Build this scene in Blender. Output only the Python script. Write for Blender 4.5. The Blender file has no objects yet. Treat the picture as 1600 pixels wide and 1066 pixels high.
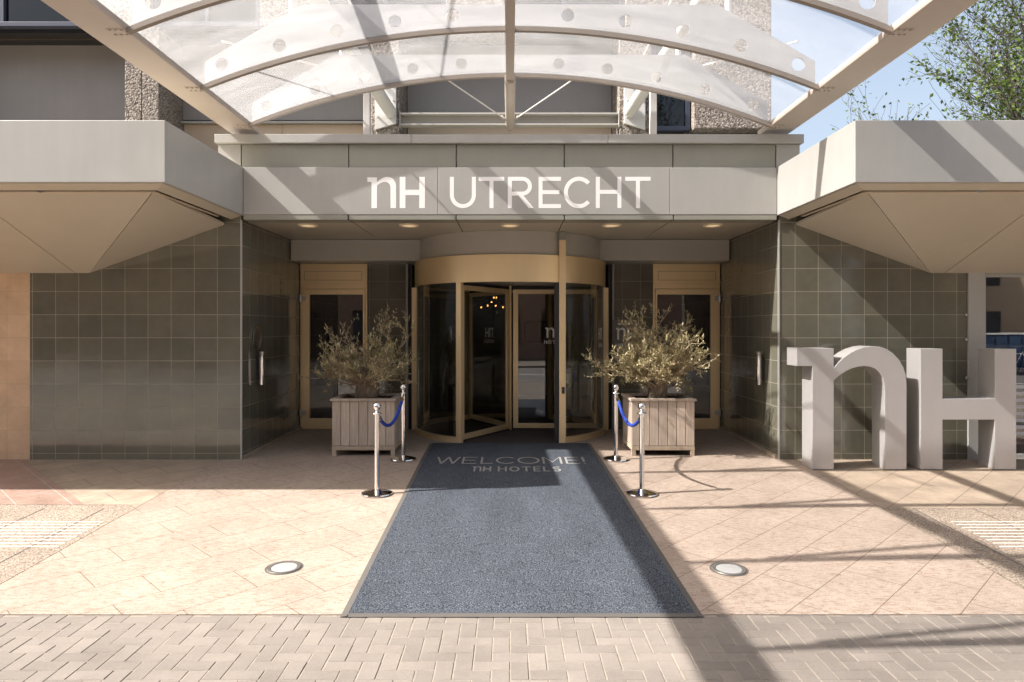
import bpy, bmesh, math, random
from mathutils import Vector, Matrix
R = math.radians
S = bpy.context.scene
C = S.collection
random.seed(7)

# ------------------------------------------------------------------ world frame
# camera stands at x=0, y=0; +y runs to the hotel, z=0 is the floor at the facade line
CAMZ = 1.71
def g(y):                                   # height of the forecourt: a gentle ramp to the doors
    if y <= 4.69: return -0.197
    if y <= 9.17: return -0.197 * (9.17 - y) / (9.17 - 4.69)
    if y <= 10.2: return 0.022 * (y - 9.17) / 1.03
    return 0.022

# ------------------------------------------------------------------ materials
def new_mat(name):
    m = bpy.data.materials.new(name); m.use_nodes = True
    nt = m.node_tree; b = nt.nodes['Principled BSDF']
    return m, nt, b
def N(nt, t, **kw):
    n = nt.nodes.new(t)
    for k, v in kw.items(): setattr(n, k, v)
    return n
def L(nt, a, b): nt.links.new(a, b)
def noise(nt, scale, detail=4, rough=.6, vec=None, sc=None):
    n = N(nt, 'ShaderNodeTexNoise'); n.inputs['Scale'].default_value = scale
    n.inputs['Detail'].default_value = detail; n.inputs['Roughness'].default_value = rough
    if vec is None:
        tc = N(nt, 'ShaderNodeTexCoord'); vec = tc.outputs['Object']
    if sc:
        mp = N(nt, 'ShaderNodeMapping'); mp.inputs['Scale'].default_value = sc
        L(nt, vec, mp.inputs['Vector']); vec = mp.outputs['Vector']
    L(nt, vec, n.inputs['Vector'])
    return n
def ramp(nt, fac, stops):
    r = N(nt, 'ShaderNodeValToRGB'); e = r.color_ramp.elements
    while len(e) < len(stops): e.new(.5)
    for el, (p, c) in zip(e, stops):
        el.position = p; el.color = (*c, 1) if len(c) == 3 else c
    L(nt, fac, r.inputs['Fac']); return r
def mix(nt, fac, a, b, mode='MIX'):
    m = N(nt, 'ShaderNodeMix', data_type='RGBA', blend_type=mode)
    for s, v in ((0, fac), (6, a), (7, b)):
        if hasattr(v, 'links'): L(nt, v, m.inputs[s])
        elif s == 0: m.inputs[0].default_value = v
        else: m.inputs[s].default_value = (*v, 1)
    return m.outputs[2]
def math_(nt, op, a, b=None):
    m = N(nt, 'ShaderNodeMath', operation=op)
    for i, v in enumerate((a, b)):
        if v is None: continue
        if hasattr(v, 'links'): L(nt, v, m.inputs[i])
        else: m.inputs[i].default_value = v
    return m.outputs[0]
def bump(nt, b, h, strength=.2, dist=.01, normal=None):
    n = N(nt, 'ShaderNodeBump'); n.inputs['Strength'].default_value = strength
    n.inputs['Distance'].default_value = dist
    L(nt, h, n.inputs['Height'])
    if normal is not None: L(nt, normal, n.inputs['Normal'])
    L(nt, n.outputs['Normal'], b.inputs['Normal'])
def sc3(c, k): return tuple(x * k for x in c)

def paint(name, col, rough=.4, metal=0., var=.06, nscale=1.6, streak=True, spec=.5, brushed=0.):
    m, nt, b = new_mat(name)
    n1 = noise(nt, nscale, 5); n2 = noise(nt, 9, 6, .7, sc=(1, 1, .12) if streak else None)
    f = math_(nt, 'ADD', math_(nt, 'MULTIPLY', n1.outputs[0], .6), math_(nt, 'MULTIPLY', n2.outputs[0], .4))
    r = ramp(nt, f, [(.3, sc3(col, 1 - var)), (.7, sc3(col, 1 + var))])
    L(nt, r.outputs[0], b.inputs['Base Color'])
    rr = N(nt, 'ShaderNodeMapRange'); rr.inputs[3].default_value = max(.03, rough - .07); rr.inputs[4].default_value = rough + .09
    L(nt, n2.outputs[0], rr.inputs[0]); L(nt, rr.outputs[0], b.inputs['Roughness'])
    b.inputs['Metallic'].default_value = metal
    b.inputs['Specular IOR Level'].default_value = spec
    if brushed:
        n3 = noise(nt, 40, 3, .5, sc=(1, 1, .03)); bump(nt, b, n3.outputs[0], brushed, .002)
    return m
def metal(name, col, rough=.2):
    m, nt, b = new_mat(name)
    b.inputs['Base Color'].default_value = (*col, 1); b.inputs['Metallic'].default_value = 1
    n = noise(nt, 30, 3); rr = N(nt, 'ShaderNodeMapRange'); rr.inputs[3].default_value = rough * .7; rr.inputs[4].default_value = rough * 1.4
    L(nt, n.outputs[0], rr.inputs[0]); L(nt, rr.outputs[0], b.inputs['Roughness'])
    return m
def uv(nt, axes, off=(0, 0), rot=0):
    tc = N(nt, 'ShaderNodeTexCoord'); sp = N(nt, 'ShaderNodeSeparateXYZ'); L(nt, tc.outputs['Object'], sp.inputs[0])
    cb = N(nt, 'ShaderNodeCombineXYZ')
    for i, a in enumerate(axes): L(nt, sp.outputs['xyz'.index(a)], cb.inputs[i])
    mp = N(nt, 'ShaderNodeMapping'); mp.vector_type = 'TEXTURE'
    mp.inputs['Location'].default_value = (*off, 0); mp.inputs['Rotation'].default_value = (0, 0, rot)
    L(nt, cb.outputs[0], mp.inputs['Vector'])
    return mp.outputs['Vector']
def grid_mat(name, axes, w, h, off, c1, c2, grout, mortar=.004, rough=.12, tilt=.012, rot=0, stagger=0., spec=.5, dirt=.25, gr=.7, blotch=3., speck=0.):
    m, nt, b = new_mat(name)
    v = uv(nt, axes, off, rot)
    br = N(nt, 'ShaderNodeTexBrick'); br.offset = stagger; br.squash = 1
    br.inputs['Scale'].default_value = 1; br.inputs['Brick Width'].default_value = w; br.inputs['Row Height'].default_value = h
    br.inputs['Mortar Size'].default_value = mortar; br.inputs['Mortar Smooth'].default_value = .1
    br.inputs['Color1'].default_value = (*c1, 1); br.inputs['Color2'].default_value = (*c2, 1); br.inputs['Mortar'].default_value = (*grout, 1)
    L(nt, v, br.inputs['Vector'])
    n1 = noise(nt, blotch, 6, .65)
    d = ramp(nt, n1.outputs[0], [(.3, (1 - dirt,) * 3), (.65, (1 + dirt * .4,) * 3)])
    col = mix(nt, 1., br.outputs['Color'], d.outputs[0], 'MULTIPLY')
    if speck:
        n2 = noise(nt, 140, 3, .7)
        d2 = ramp(nt, n2.outputs[0], [(.35, (1 - speck,) * 3), (.62, (1 + speck * .5,) * 3)])
        col = mix(nt, 1., col, d2.outputs[0], 'MULTIPLY')
        n5 = noise(nt, 34, 6, .72, sc=(.45, 1.5, 1)); d5 = ramp(nt, n5.outputs[0], [(.36, (1 - speck * 1.0, 1 - speck * 1.25, 1 - speck * 1.4)), (.455, (1 - speck * .3, 1 - speck * .36, 1 - speck * .4)), (.53, (1, 1, 1)), (.7, (1.04,) * 3)])
        col = mix(nt, 1., col, d5.outputs[0], 'MULTIPLY')
    L(nt, col, b.inputs['Base Color'])
    rm = N(nt, 'ShaderNodeMapRange'); rm.inputs[3].default_value = rough; rm.inputs[4].default_value = gr
    L(nt, br.outputs['Fac'], rm.inputs[0])
    ra = math_(nt, 'ADD', rm.outputs[0], math_(nt, 'MULTIPLY', math_(nt, 'SUBTRACT', n1.outputs[0], .5), rough * .8))
    L(nt, ra, b.inputs['Roughness'])
    b.inputs['Specular IOR Level'].default_value = spec
    nrm = None
    if tilt:
        dv = N(nt, 'ShaderNodeVectorMath', operation='DIVIDE'); dv.inputs[1].default_value = (w, h, 1); L(nt, v, dv.inputs[0])
        fl = N(nt, 'ShaderNodeVectorMath', operation='FLOOR'); L(nt, dv.outputs[0], fl.inputs[0])
        wn = N(nt, 'ShaderNodeTexWhiteNoise', noise_dimensions='3D'); L(nt, fl.outputs[0], wn.inputs['Vector'])
        sb = N(nt, 'ShaderNodeVectorMath', operation='SUBTRACT'); sb.inputs[1].default_value = (.5, .5, .5); L(nt, wn.outputs['Color'], sb.inputs[0])
        ml = N(nt, 'ShaderNodeVectorMath', operation='SCALE'); ml.inputs['Scale'].default_value = tilt; L(nt, sb.outputs[0], ml.inputs[0])
        ge = N(nt, 'ShaderNodeNewGeometry')
        ad = N(nt, 'ShaderNodeVectorMath', operation='ADD'); L(nt, ge.outputs['Normal'], ad.inputs[0]); L(nt, ml.outputs[0], ad.inputs[1])
        nz = N(nt, 'ShaderNodeVectorMath', operation='NORMALIZE'); L(nt, ad.outputs[0], nz.inputs[0]); nrm = nz.outputs[0]
    inv = math_(nt, 'SUBTRACT', 1., br.outputs['Fac'])
    if speck: inv = math_(nt, 'ADD', inv, math_(nt, 'MULTIPLY', n2.outputs[0], .5))
    else:
        n4 = noise(nt, 1.6, 2, sc=(.5, .5, 3.5)); inv = math_(nt, 'ADD', inv, math_(nt, 'MULTIPLY', n4.outputs[0], 1.2))
    bump(nt, b, inv, .35, .002, nrm)
    return m
def aggregate(name, base, dark, light, scale=70, rough=.85, b_=.6, dist=.006):
    m, nt, b = new_mat(name)
    tc = N(nt, 'ShaderNodeTexCoord')
    vo = N(nt, 'ShaderNodeTexVoronoi'); vo.inputs['Scale'].default_value = scale; L(nt, tc.outputs['Object'], vo.inputs['Vector'])
    sp = N(nt, 'ShaderNodeSeparateColor'); L(nt, vo.outputs['Color'], sp.inputs[0])
    r = ramp(nt, sp.outputs[0], [(.0, dark), (.3, base), (.75, light), (1, sc3(light, 1.25))])
    n1 = noise(nt, 1.4, 6)
    d = ramp(nt, n1.outputs[0], [(.3, (.75,) * 3), (.7, (1.1,) * 3)])
    ed = ramp(nt, vo.outputs['Distance'], [(.25, (1, 1, 1)), (.75, (.55,) * 3)])
    L(nt, mix(nt, 1., mix(nt, 1., r.outputs[0], d.outputs[0], 'MULTIPLY'), ed.outputs[0], 'MULTIPLY'), b.inputs['Base Color'])
    b.inputs['Roughness'].default_value = rough
    inv = math_(nt, 'SUBTRACT', 1., vo.outputs['Distance']); bump(nt, b, inv, b_, dist)
    return m
def glass_mat(name, tint=(.7, .72, .7), refl=1., rough=0.):
    m, nt, b = new_mat(name); out = nt.nodes['Material Output']
    nt.nodes.remove(b)
    tr = N(nt, 'ShaderNodeBsdfTransparent'); tr.inputs[0].default_value = (*tint, 1)
    gl = N(nt, 'ShaderNodeBsdfGlossy'); gl.inputs['Roughness'].default_value = rough
    n = noise(nt, .9, 2); bp = N(nt, 'ShaderNodeBump'); bp.inputs['Strength'].default_value = .04; bp.inputs['Distance'].default_value = .02
    L(nt, n.outputs[0], bp.inputs['Height']); L(nt, bp.outputs[0], gl.inputs['Normal'])
    fr = N(nt, 'ShaderNodeFresnel'); fr.inputs[0].default_value = 1.5
    ge = N(nt, 'ShaderNodeNewGeometry')       # reflect on the outer face only
    f = math_(nt, 'MULTIPLY', math_(nt, 'MULTIPLY', fr.outputs[0], refl), math_(nt, 'SUBTRACT', 1., ge.outputs['Backfacing']))
    mx = N(nt, 'ShaderNodeMixShader'); L(nt, f, mx.inputs[0]); L(nt, tr.outputs[0], mx.inputs[1]); L(nt, gl.outputs[0], mx.inputs[2])
    L(nt, mx.outputs[0], out.inputs[0])
    return m
def roof_glass(name):
    # weathered roof glass: a film of dust scatters part of the light
    m, nt, b = new_mat(name); out = nt.nodes['Material Output']; nt.nodes.remove(b)
    tr = N(nt, 'ShaderNodeBsdfTransparent'); tr.inputs[0].default_value = (.985, .985, .985, 1)
    tl = N(nt, 'ShaderNodeBsdfTranslucent'); tl.inputs[0].default_value = (.89, .89, .89, 1)
    df = N(nt, 'ShaderNodeBsdfDiffuse'); df.inputs[0].default_value = (.9, .88, .85, 1)
    sc = N(nt, 'ShaderNodeMixShader'); sc.inputs[0].default_value = .12; L(nt, tl.outputs[0], sc.inputs[1]); L(nt, df.outputs[0], sc.inputs[2])
    n1 = noise(nt, 1.3, 7, .7, sc=(.6, 2.2, 1)); n2 = noise(nt, 5, 8, .75, sc=(.35, 1.6, 1)); n3 = noise(nt, 160, 2)
    f = math_(nt, 'ADD', math_(nt, 'MULTIPLY', n1.outputs[0], .5), math_(nt, 'MULTIPLY', n2.outputs[0], .4))
    f = math_(nt, 'ADD', f, math_(nt, 'MULTIPLY', n3.outputs[0], .1))
    rp = ramp(nt, f, [(.3, (.06,) * 3), (.72, (.18,) * 3)])
    m1 = N(nt, 'ShaderNodeMixShader'); L(nt, rp.outputs[0], m1.inputs[0]); L(nt, tr.outputs[0], m1.inputs[1]); L(nt, sc.outputs[0], m1.inputs[2])
    gl = N(nt, 'ShaderNodeBsdfGlossy'); gl.inputs['Roughness'].default_value = .08
    fr = N(nt, 'ShaderNodeFresnel'); fr.inputs[0].default_value = 1.45
    m2 = N(nt, 'ShaderNodeMixShader'); ge = N(nt, 'ShaderNodeNewGeometry'); L(nt, math_(nt, 'MULTIPLY', fr.outputs[0], math_(nt, 'SUBTRACT', .8, math_(nt, 'MULTIPLY', ge.outputs['Backfacing'], .8))), m2.inputs[0]); L(nt, m1.outputs[0], m2.inputs[1]); L(nt, gl.outputs[0], m2.inputs[2])
    L(nt, m2.outputs[0], out.inputs[0]); return m
def emit(name, col, k):
    m, nt, b = new_mat(name); b.inputs['Base Color'].default_value = (*col, 1)
    b.inputs['Emission Color'].default_value = (*col, 1); b.inputs['Emission Strength'].default_value = k; return m
def leaf_mat(name, stops, trans=.35):
    m, nt, b = new_mat(name); out = nt.nodes['Material Output']
    ge = N(nt, 'ShaderNodeNewGeometry'); r = ramp(nt, ge.outputs['Random Per Island'], stops)
    L(nt, r.outputs[0], b.inputs['Base Color']); b.inputs['Roughness'].default_value = .5; b.inputs['Specular IOR Level'].default_value = .35
    tl = N(nt, 'ShaderNodeBsdfTranslucent'); L(nt, r.outputs[0], tl.inputs[0])
    mx = N(nt, 'ShaderNodeMixShader'); mx.inputs[0].default_value = trans
    L(nt, b.outputs[0], mx.inputs[1]); L(nt, tl.outputs[0], mx.inputs[2]); L(nt, mx.outputs[0], out.inputs[0]); return m
def wood(name, c1, c2):
    m, nt, b = new_mat(name)
    ge = N(nt, 'ShaderNodeNewGeometry')
    n = noise(nt, 14, 6, .65, sc=(3, 3, .25)); n2 = noise(nt, 2, 4)
    r = ramp(nt, n.outputs[0], [(.3, c1), (.7, c2)])
    t = ramp(nt, ge.outputs['Random Per Island'], [(0, (.82,) * 3), (1, (1.1,) * 3)])
    d = ramp(nt, n2.outputs[0], [(.3, (.85,) * 3), (.7, (1.08,) * 3)])
    L(nt, mix(nt, 1., mix(nt, 1., r.outputs[0], t.outputs[0], 'MULTIPLY'), d.outputs[0], 'MULTIPLY'), b.inputs['Base Color'])
    b.inputs['Roughness'].default_value = .75; bump(nt, b, n.outputs[0], .3, .004); return m

M = {}
M['alu'] = paint('painted_aluminium', (.395, .392, .372), .34, 0., .07, brushed=.06)
M['alu_dark'] = paint('olive_grey_panel', (.29, .29, .25), .4, .1, .06)
M['soffit'] = paint('soffit_panel', (.52, .475, .385), .36, 0, .05, streak=False)
M['beam'] = paint('canopy_steel', (.46, .40, .35), .42, .1, .07)
M['white_steel'] = paint('white_steel', (.60, .585, .56), .45, 0, .05)
M['letter'] = paint('letter_paint', (.52, .505, .50), .36, .45, .05, brushed=.1)
M['beige'] = paint('champagne_frame', (.88, .68, .40), .36, .45, .05)
M['box'] = paint('bulkhead_grey', (.46, .44, .40), .35, .0, .05)
M['white'] = paint('white_letter', (.94, .935, .93), .5, 0, .02)
M['lettergrey'] = paint('mat_letter', (.25, .24, .225), .95, 0, .15, nscale=60, streak=False)
M['black'] = paint('black_trim', (.02, .02, .02), .5, 0, .1)
M['rubber'] = paint('rubber_edge', (.085, .078, .07), .75, 0, .2)
M['chrome'] = metal('polished_steel', (.78, .76, .74), .08)
M['steel'] = metal('brushed_steel', (.55, .54, .52), .3)
M['tile_f'] = grid_mat('olive_glazed_tile_front', 'xz', .301, .301, (-3.512, .08), (.125, .121, .092), (.155, .148, .112), (.29, .26, .195), .0032, .09, .013, dirt=.15, spec=.9)
M['tile_s'] = grid_mat('olive_glazed_tile_side', 'yz', .301, .301, (9.17, .08), (.125, .121, .092), (.155, .148, .112), (.29, .26, .195), .0032, .09, .013, dirt=.15, spec=.9)
M['tile_b'] = grid_mat('olive_glazed_tile_pier', 'xz', .301, .301, (-1.74, .08), (.125, .121, .092), (.155, .148, .112), (.29, .26, .195), .0032, .09, .013, dirt=.15, spec=.9)
M['tile_beige'] = grid_mat('sand_tile', 'xz', .301, .301, (-6.255, .08), (.60, .42, .27), (.66, .47, .31), (.50, .36, .24), .003, .55, .006, dirt=.2, spec=.3)
M['slab'] = grid_mat('granite_slab', 'xy', .84, .415, (.12, .05), (.365, .297, .244), (.382, .311, .255), (.155, .11, .08), .0032, .62, .0, rot=R(45), stagger=.37, spec=.3, dirt=.13, speck=.36, blotch=1.6)
M['slab_side'] = grid_mat('sandstone_slab', 'xy', .8, .41, (.3, .1), (.34, .275, .21), (.375, .30, .23), (.17, .13, .1), .004, .7, .0, rot=R(45), stagger=.5, spec=.3, dirt=.25, speck=.14)
M['slab_pink'] = grid_mat('pink_granite_slab', 'xy', .9, .41, (.2, .2), (.32, .22, .18), (.37, .25, .20), (.42, .35, .3), .006, .6, .0, rot=R(-45), stagger=.5, spec=.3, dirt=.2, speck=.22)
M['aggr_pave'] = aggregate('washed_aggregate_paver', (.31, .245, .19), (.18, .135, .10), (.42, .345, .27), 95, .85, .5, .004)
M['concrete'] = aggregate('exposed_aggregate_concrete', (.27, .225, .19), (.12, .10, .085), (.40, .35, .30), 38, .9, .8, .012)
M['plaster'] = paint('sand_panel', (.52, .41, .30), .6, 0, .06)
M['panel'] = paint('blue_grey_panel', (.29, .27, .255), .45, .1, .08)
M['winframe'] = paint('navy_frame', (.05, .06, .095), .4, 0, .1)
M['rib'] = paint('rib_paint', (.28, .24, .205), .45, 0, .08)
M['web'] = paint('rib_web_paint', (.31, .31, .315), .45, 0, .1)
M['roofglass'] = roof_glass('canopy_glass')
M['glass'] = glass_mat('door_glass', (.80, .80, .77), 4.4)
M['winglass'] = glass_mat('dark_window_glass', (.25, .27, .3), 1.6)
M['shopglass'] = glass_mat('shop_glass', (.6, .63, .66), 5.)
M['tube'] = paint('warm_tube', (.55, .45, .33), .4, 0, .08)
M['asphalt'] = aggregate('asphalt', (.20, .19, .18), (.13, .125, .12), (.26, .25, .235), 60, .9, .4, .005)
M['wood'] = wood('weathered_board', (.40, .32, .255), (.58, .49, .40))
M['wood_frame'] = wood('planter_frame', (.42, .33, .24), (.55, .45, .34))
M['soil'] = aggregate('potting_soil', (.06, .04, .03), (.02, .015, .012), (.13, .09, .06), 45, .95, 1, .02)
M['bark'] = wood('olive_bark', (.10, .075, .05), (.30, .235, .165))
M['twig'] = wood('olive_twig', (.26, .205, .13), (.46, .37, .25))
M['bark_far'] = paint('tree_bark', (.07, .058, .05), .9, 0, .3, nscale=8)
M['olive'] = leaf_mat('olive_leaf', [(0, (.20, .185, .09)), (.35, (.38, .335, .17)), (.7, (.54, .46, .27)), (1, (.70, .61, .42))], .2)
M['leaf'] = leaf_mat('tree_leaf', [(0, (.045, .08, .016)), (.5, (.10, .155, .028)), (1, (.19, .25, .055))], .4)
M['rope'] = paint('blue_velvet', (.012, .045, .34), .7, 0, .25, nscale=30, streak=False)
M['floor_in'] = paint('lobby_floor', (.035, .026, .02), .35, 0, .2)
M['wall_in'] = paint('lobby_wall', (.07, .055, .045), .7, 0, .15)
M['wall_in2'] = paint('lobby_pale_wall', (.5, .52, .58), .7, 0, .08)
M['matin'] = paint('drum_mat', (.035, .026, .022), .95, 0, .25, nscale=40, streak=False)
M['bulb'] = emit('warm_bulb', (1, .45, .12), 5)
M['lens'] = paint('frosted_lens', (.34, .34, .335), .18, 0, .04, streak=False)
M['lampsteel'] = paint('weathered_bezel', (.20, .19, .175), .4, .5, .1)
M['lampring'] = paint('lamp_ring', (.85, .72, .5), .4, 0, .04)
M['lamplens'] = emit('downlight_lens', (1, .78, .5), .22)
M['red'] = paint('red_trim', (.5, .05, .05), .5)
M['blue'] = paint('blue_cabinet', (.02, .09, .30), .4)
M['plaque'] = paint('bronze_plaque', (.20, .18, .16), .35, .3, .06)
M['green'] = emit('exit_green', (.05, .6, .25), .5)
M['brickwall'] = grid_mat('street_brick', 'xz', .22, .07, (0, 0), (.28, .15, .10), (.34, .19, .13), (.35, .32, .28), .006, .85, 0, stagger=.5)

# carpet: looped fibre mat, speckled
def carpet():
    m, nt, b = new_mat('blue_loop_mat')
    n1 = noise(nt, 115, 2, .6); n2 = noise(nt, 1.6, 5, .65, sc=(1.6, .5, 1)); n3 = noise(nt, 260, 1)
    f = math_(nt, 'ADD', math_(nt, 'MULTIPLY', n1.outputs[0], .75), math_(nt, 'MULTIPLY', n3.outputs[0], .25))
    r = ramp(nt, f, [(.34, (.006, .008, .011)), (.48, (.040, .047, .060)), (.66, (.185, .205, .235))])
    d = ramp(nt, n2.outputs[0], [(.3, (.84,) * 3), (.7, (1.12,) * 3)])
    L(nt, mix(nt, 1., r.outputs[0], d.outputs[0], 'MULTIPLY'), b.inputs['Base Color'])
    b.inputs['Roughness'].default_value = .97; b.inputs['Specular IOR Level'].default_value = .1
    bump(nt, b, f, 1., .008); return m
M['carpet'] = carpet()
def brickmat():
    m, nt, b = new_mat('concrete_paver')
    ge = N(nt, 'ShaderNodeNewGeometry')
    r = ramp(nt, ge.outputs['Random Per Island'], [(0, (.18, .157, .136)), (.5, (.20, .175, .151)), (1, (.222, .193, .167))])
    n = noise(nt, 150, 4, .7); n2 = noise(nt, 2.5, 6)
    d = ramp(nt, n.outputs[0], [(.3, (.82,) * 3), (.7, (1.15,) * 3)]); d2 = ramp(nt, n2.outputs[0], [(.3, (.82,) * 3), (.65, (1.06,) * 3)])
    L(nt, mix(nt, 1., mix(nt, 1., r.outputs[0], d.outputs[0], 'MULTIPLY'), d2.outputs[0], 'MULTIPLY'), b.inputs['Base Color'])
    b.inputs['Roughness'].default_value = .88; bump(nt, b, n.outputs[0], .4, .003); return m
M['brick'] = brickmat()
M['sand'] = paint('joint_sand', (.255, .22, .175), .95, 0, .3, nscale=20, streak=False)

# ------------------------------------------------------------------ mesh builder
class MB:
    def __init__(s): s.v = []; s.f = []
    def add(s, vs, fs):
        o = len(s.v); s.v += [tuple(p) for p in vs]; s.f += [tuple(i + o for i in f) for f in fs]; return s
    def box(s, x0, x1, y0, y1, z0, z1):
        return s.add([(x0, y0, z0), (x1, y0, z0), (x1, y1, z0), (x0, y1, z0), (x0, y0, z1), (x1, y0, z1), (x1, y1, z1), (x0, y1, z1)],
                     [(0, 3, 2, 1), (4, 5, 6, 7), (0, 1, 5, 4), (1, 2, 6, 5), (2, 3, 7, 6), (3, 0, 4, 7)])
    def prism(s, pts, d):                   # closed polygon pts (3d), extruded by vector d
        n = len(pts); d = Vector(d)
        vs = [Vector(p) for p in pts] + [Vector(p) + d for p in pts]
        return s.add(vs, [tuple(range(n)), tuple(range(2 * n - 1, n - 1, -1))] + [(i, (i + 1) % n, n + (i + 1) % n, n + i) for i in range(n)])
    def tube(s, path, r, n=10, caps=True):
        path = [Vector(p) for p in path]; k = len(path)
        rs = r if isinstance(r, (list, tuple)) else [r] * k
        t0 = (path[1] - path[0]).normalized()
        up = Vector((0, 0, 1)) if abs(t0.z) < .9 else Vector((1, 0, 0))
        a = t0.cross(up).normalized(); vs = []
        for i, p in enumerate(path):
            t = (path[min(i + 1, k - 1)] - path[max(i - 1, 0)])
            t = t.normalized() if t.length > 1e-9 else t0
            a = (a - t * a.dot(t)); a = a.normalized() if a.length > 1e-6 else t.orthogonal().normalized()
            b = t.cross(a)
            for j in range(n):
                w = 2 * math.pi * j / n; vs.append(p + (a * math.cos(w) + b * math.sin(w)) * rs[i])
        fs = [(i * n + j, i * n + (j + 1) % n, (i + 1) * n + (j + 1) % n, (i + 1) * n + j) for i in range(k - 1) for j in range(n)]
        if caps: fs += [tuple(range(n - 1, -1, -1)), tuple(range((k - 1) * n, k * n))]
        return s.add(vs, fs)
    def lathe(s, prof, n=32, c=(0, 0, 0)):  # prof: (r, z)
        vs = []; k = len(prof)
        for r, z in prof:
            for j in range(n):
                w = 2 * math.pi * j / n; vs.append((c[0] + r * math.cos(w), c[1] + r * math.sin(w), c[2] + z))
        fs = [(i * n + j, i * n + (j + 1) % n, (i + 1) * n + (j + 1) % n, (i + 1) * n + j) for i in range(k - 1) for j in range(n)]
        if prof[0][0] > 1e-6: fs.append(tuple(range(n - 1, -1, -1)))
        if prof[-1][0] > 1e-6: fs.append(tuple(range((k - 1) * n, k * n)))
        return s.add(vs, fs)
    def arcwall(s, cx, cy, r0, r1, z0, z1, a0, a1, n=40):   # angle 0 faces the street (-y)
        vs = []
        for i in range(n + 1):
            a = a0 + (a1 - a0) * i / n
            for r, z in ((r0, z0), (r1, z0), (r1, z1), (r0, z1)): vs.append((cx + r * math.sin(a), cy - r * math.cos(a), z))
        fs = [(i * 4 + j, i * 4 + (j + 1) % 4, (i + 1) * 4 + (j + 1) % 4, (i + 1) * 4 + j) for i in range(n) for j in range(4)]
        fs += [(3, 2, 1, 0), (n * 4, n * 4 + 1, n * 4 + 2, n * 4 + 3)]
        return s.add(vs, fs)
    def build(s, name, m, parent=None, smooth=False, bev=0, loc=None, merge=False):
        me = bpy.data.meshes.new(name); me.from_pydata(s.v, [], s.f)
        bm = bmesh.new(); bm.from_mesh(me)
        if merge: bmesh.ops.remove_doubles(bm, verts=bm.verts, dist=1e-5)
        bmesh.ops.recalc_face_normals(bm, faces=bm.faces)
        bm.to_mesh(me); bm.free()
        me.materials.append(m if not isinstance(m, str) else M[m])
        o = bpy.data.objects.new(name, me); C.objects.link(o)
        if parent is not None: o.parent = parent
        if loc is not None: o.location = loc
        if smooth:
            for p in me.polygons: p.use_smooth = True
            if smooth != 'all':
                md = o.modifiers.new('split', 'EDGE_SPLIT'); md.split_angle = R(38)
        if bev:
            md = o.modifiers.new('bevel', 'BEVEL'); md.width = bev; md.segments = 2; md.limit_method = 'ANGLE'; md.angle_limit = R(40)
        return o
def tag(o, label=None, cat=None, group=None, kind=None):
    if label: o['label'] = label
    if cat: o['category'] = cat
    if group: o['group'] = group
    if kind: o['kind'] = kind
    return o
def thing(name, label, cat, loc=(0, 0, 0), rz=0, group=None):
    o = bpy.data.objects.new(name, None); C.objects.link(o); o.location = loc; o.rotation_euler = (0, 0, rz)
    o.empty_display_size = .2
    return tag(o, label, cat, group)
def dup(o, parent=None):
    c = o.copy(); C.objects.link(c); c.parent = parent
    for ch in list(o.children): dup(ch, c)
    return c

# ------------------------------------------------------------------ lettering (own stroke alphabet)
def band(cx, cy, ro, ri, a0, a1, n=20, sy=1.):
    out = []
    for i in range(n):
        p = [a0 + (a1 - a0) * (i + k) / n for k in (0, 1)]
        out.append([(cx + ro[0] * math.cos(p[0]), cy + ro[1] * math.sin(p[0])), (cx + ro[0] * math.cos(p[1]), cy + ro[1] * math.sin(p[1])),
                    (cx + ri[0] * math.cos(p[1]), cy + ri[1] * math.sin(p[1])), (cx + ri[0] * math.cos(p[0]), cy + ri[1] * math.sin(p[0]))])
    return out
def rect(x0, x1, y0, y1): return [(x0, y0), (x1, y0), (x1, y1), (x0, y1)]
NOUT = [(105, 57), (349, 60), (349, 188), (380, 152), (415, 120), (455, 92), (500, 68), (550, 52), (600, 46), (650, 50), (698, 66), (740, 94), (778, 135),
        (806, 182), (822, 232), (828, 290), (828, 858), (685, 858), (685, 345), (682, 298), (671, 252), (650, 220), (622, 196), (588, 181), (550, 177), (510, 181),
        (470, 192), (430, 210), (390, 236), (349, 270), (349, 858), (208, 858), (208, 177), (105, 177)]
HOUT = [(920, 63), (1065, 63), (1065, 392), (1408, 392), (1408, 63), (1550, 63), (1550, 860), (1408, 860), (1408, 530), (1065, 530), (1065, 860), (920, 860)]
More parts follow.
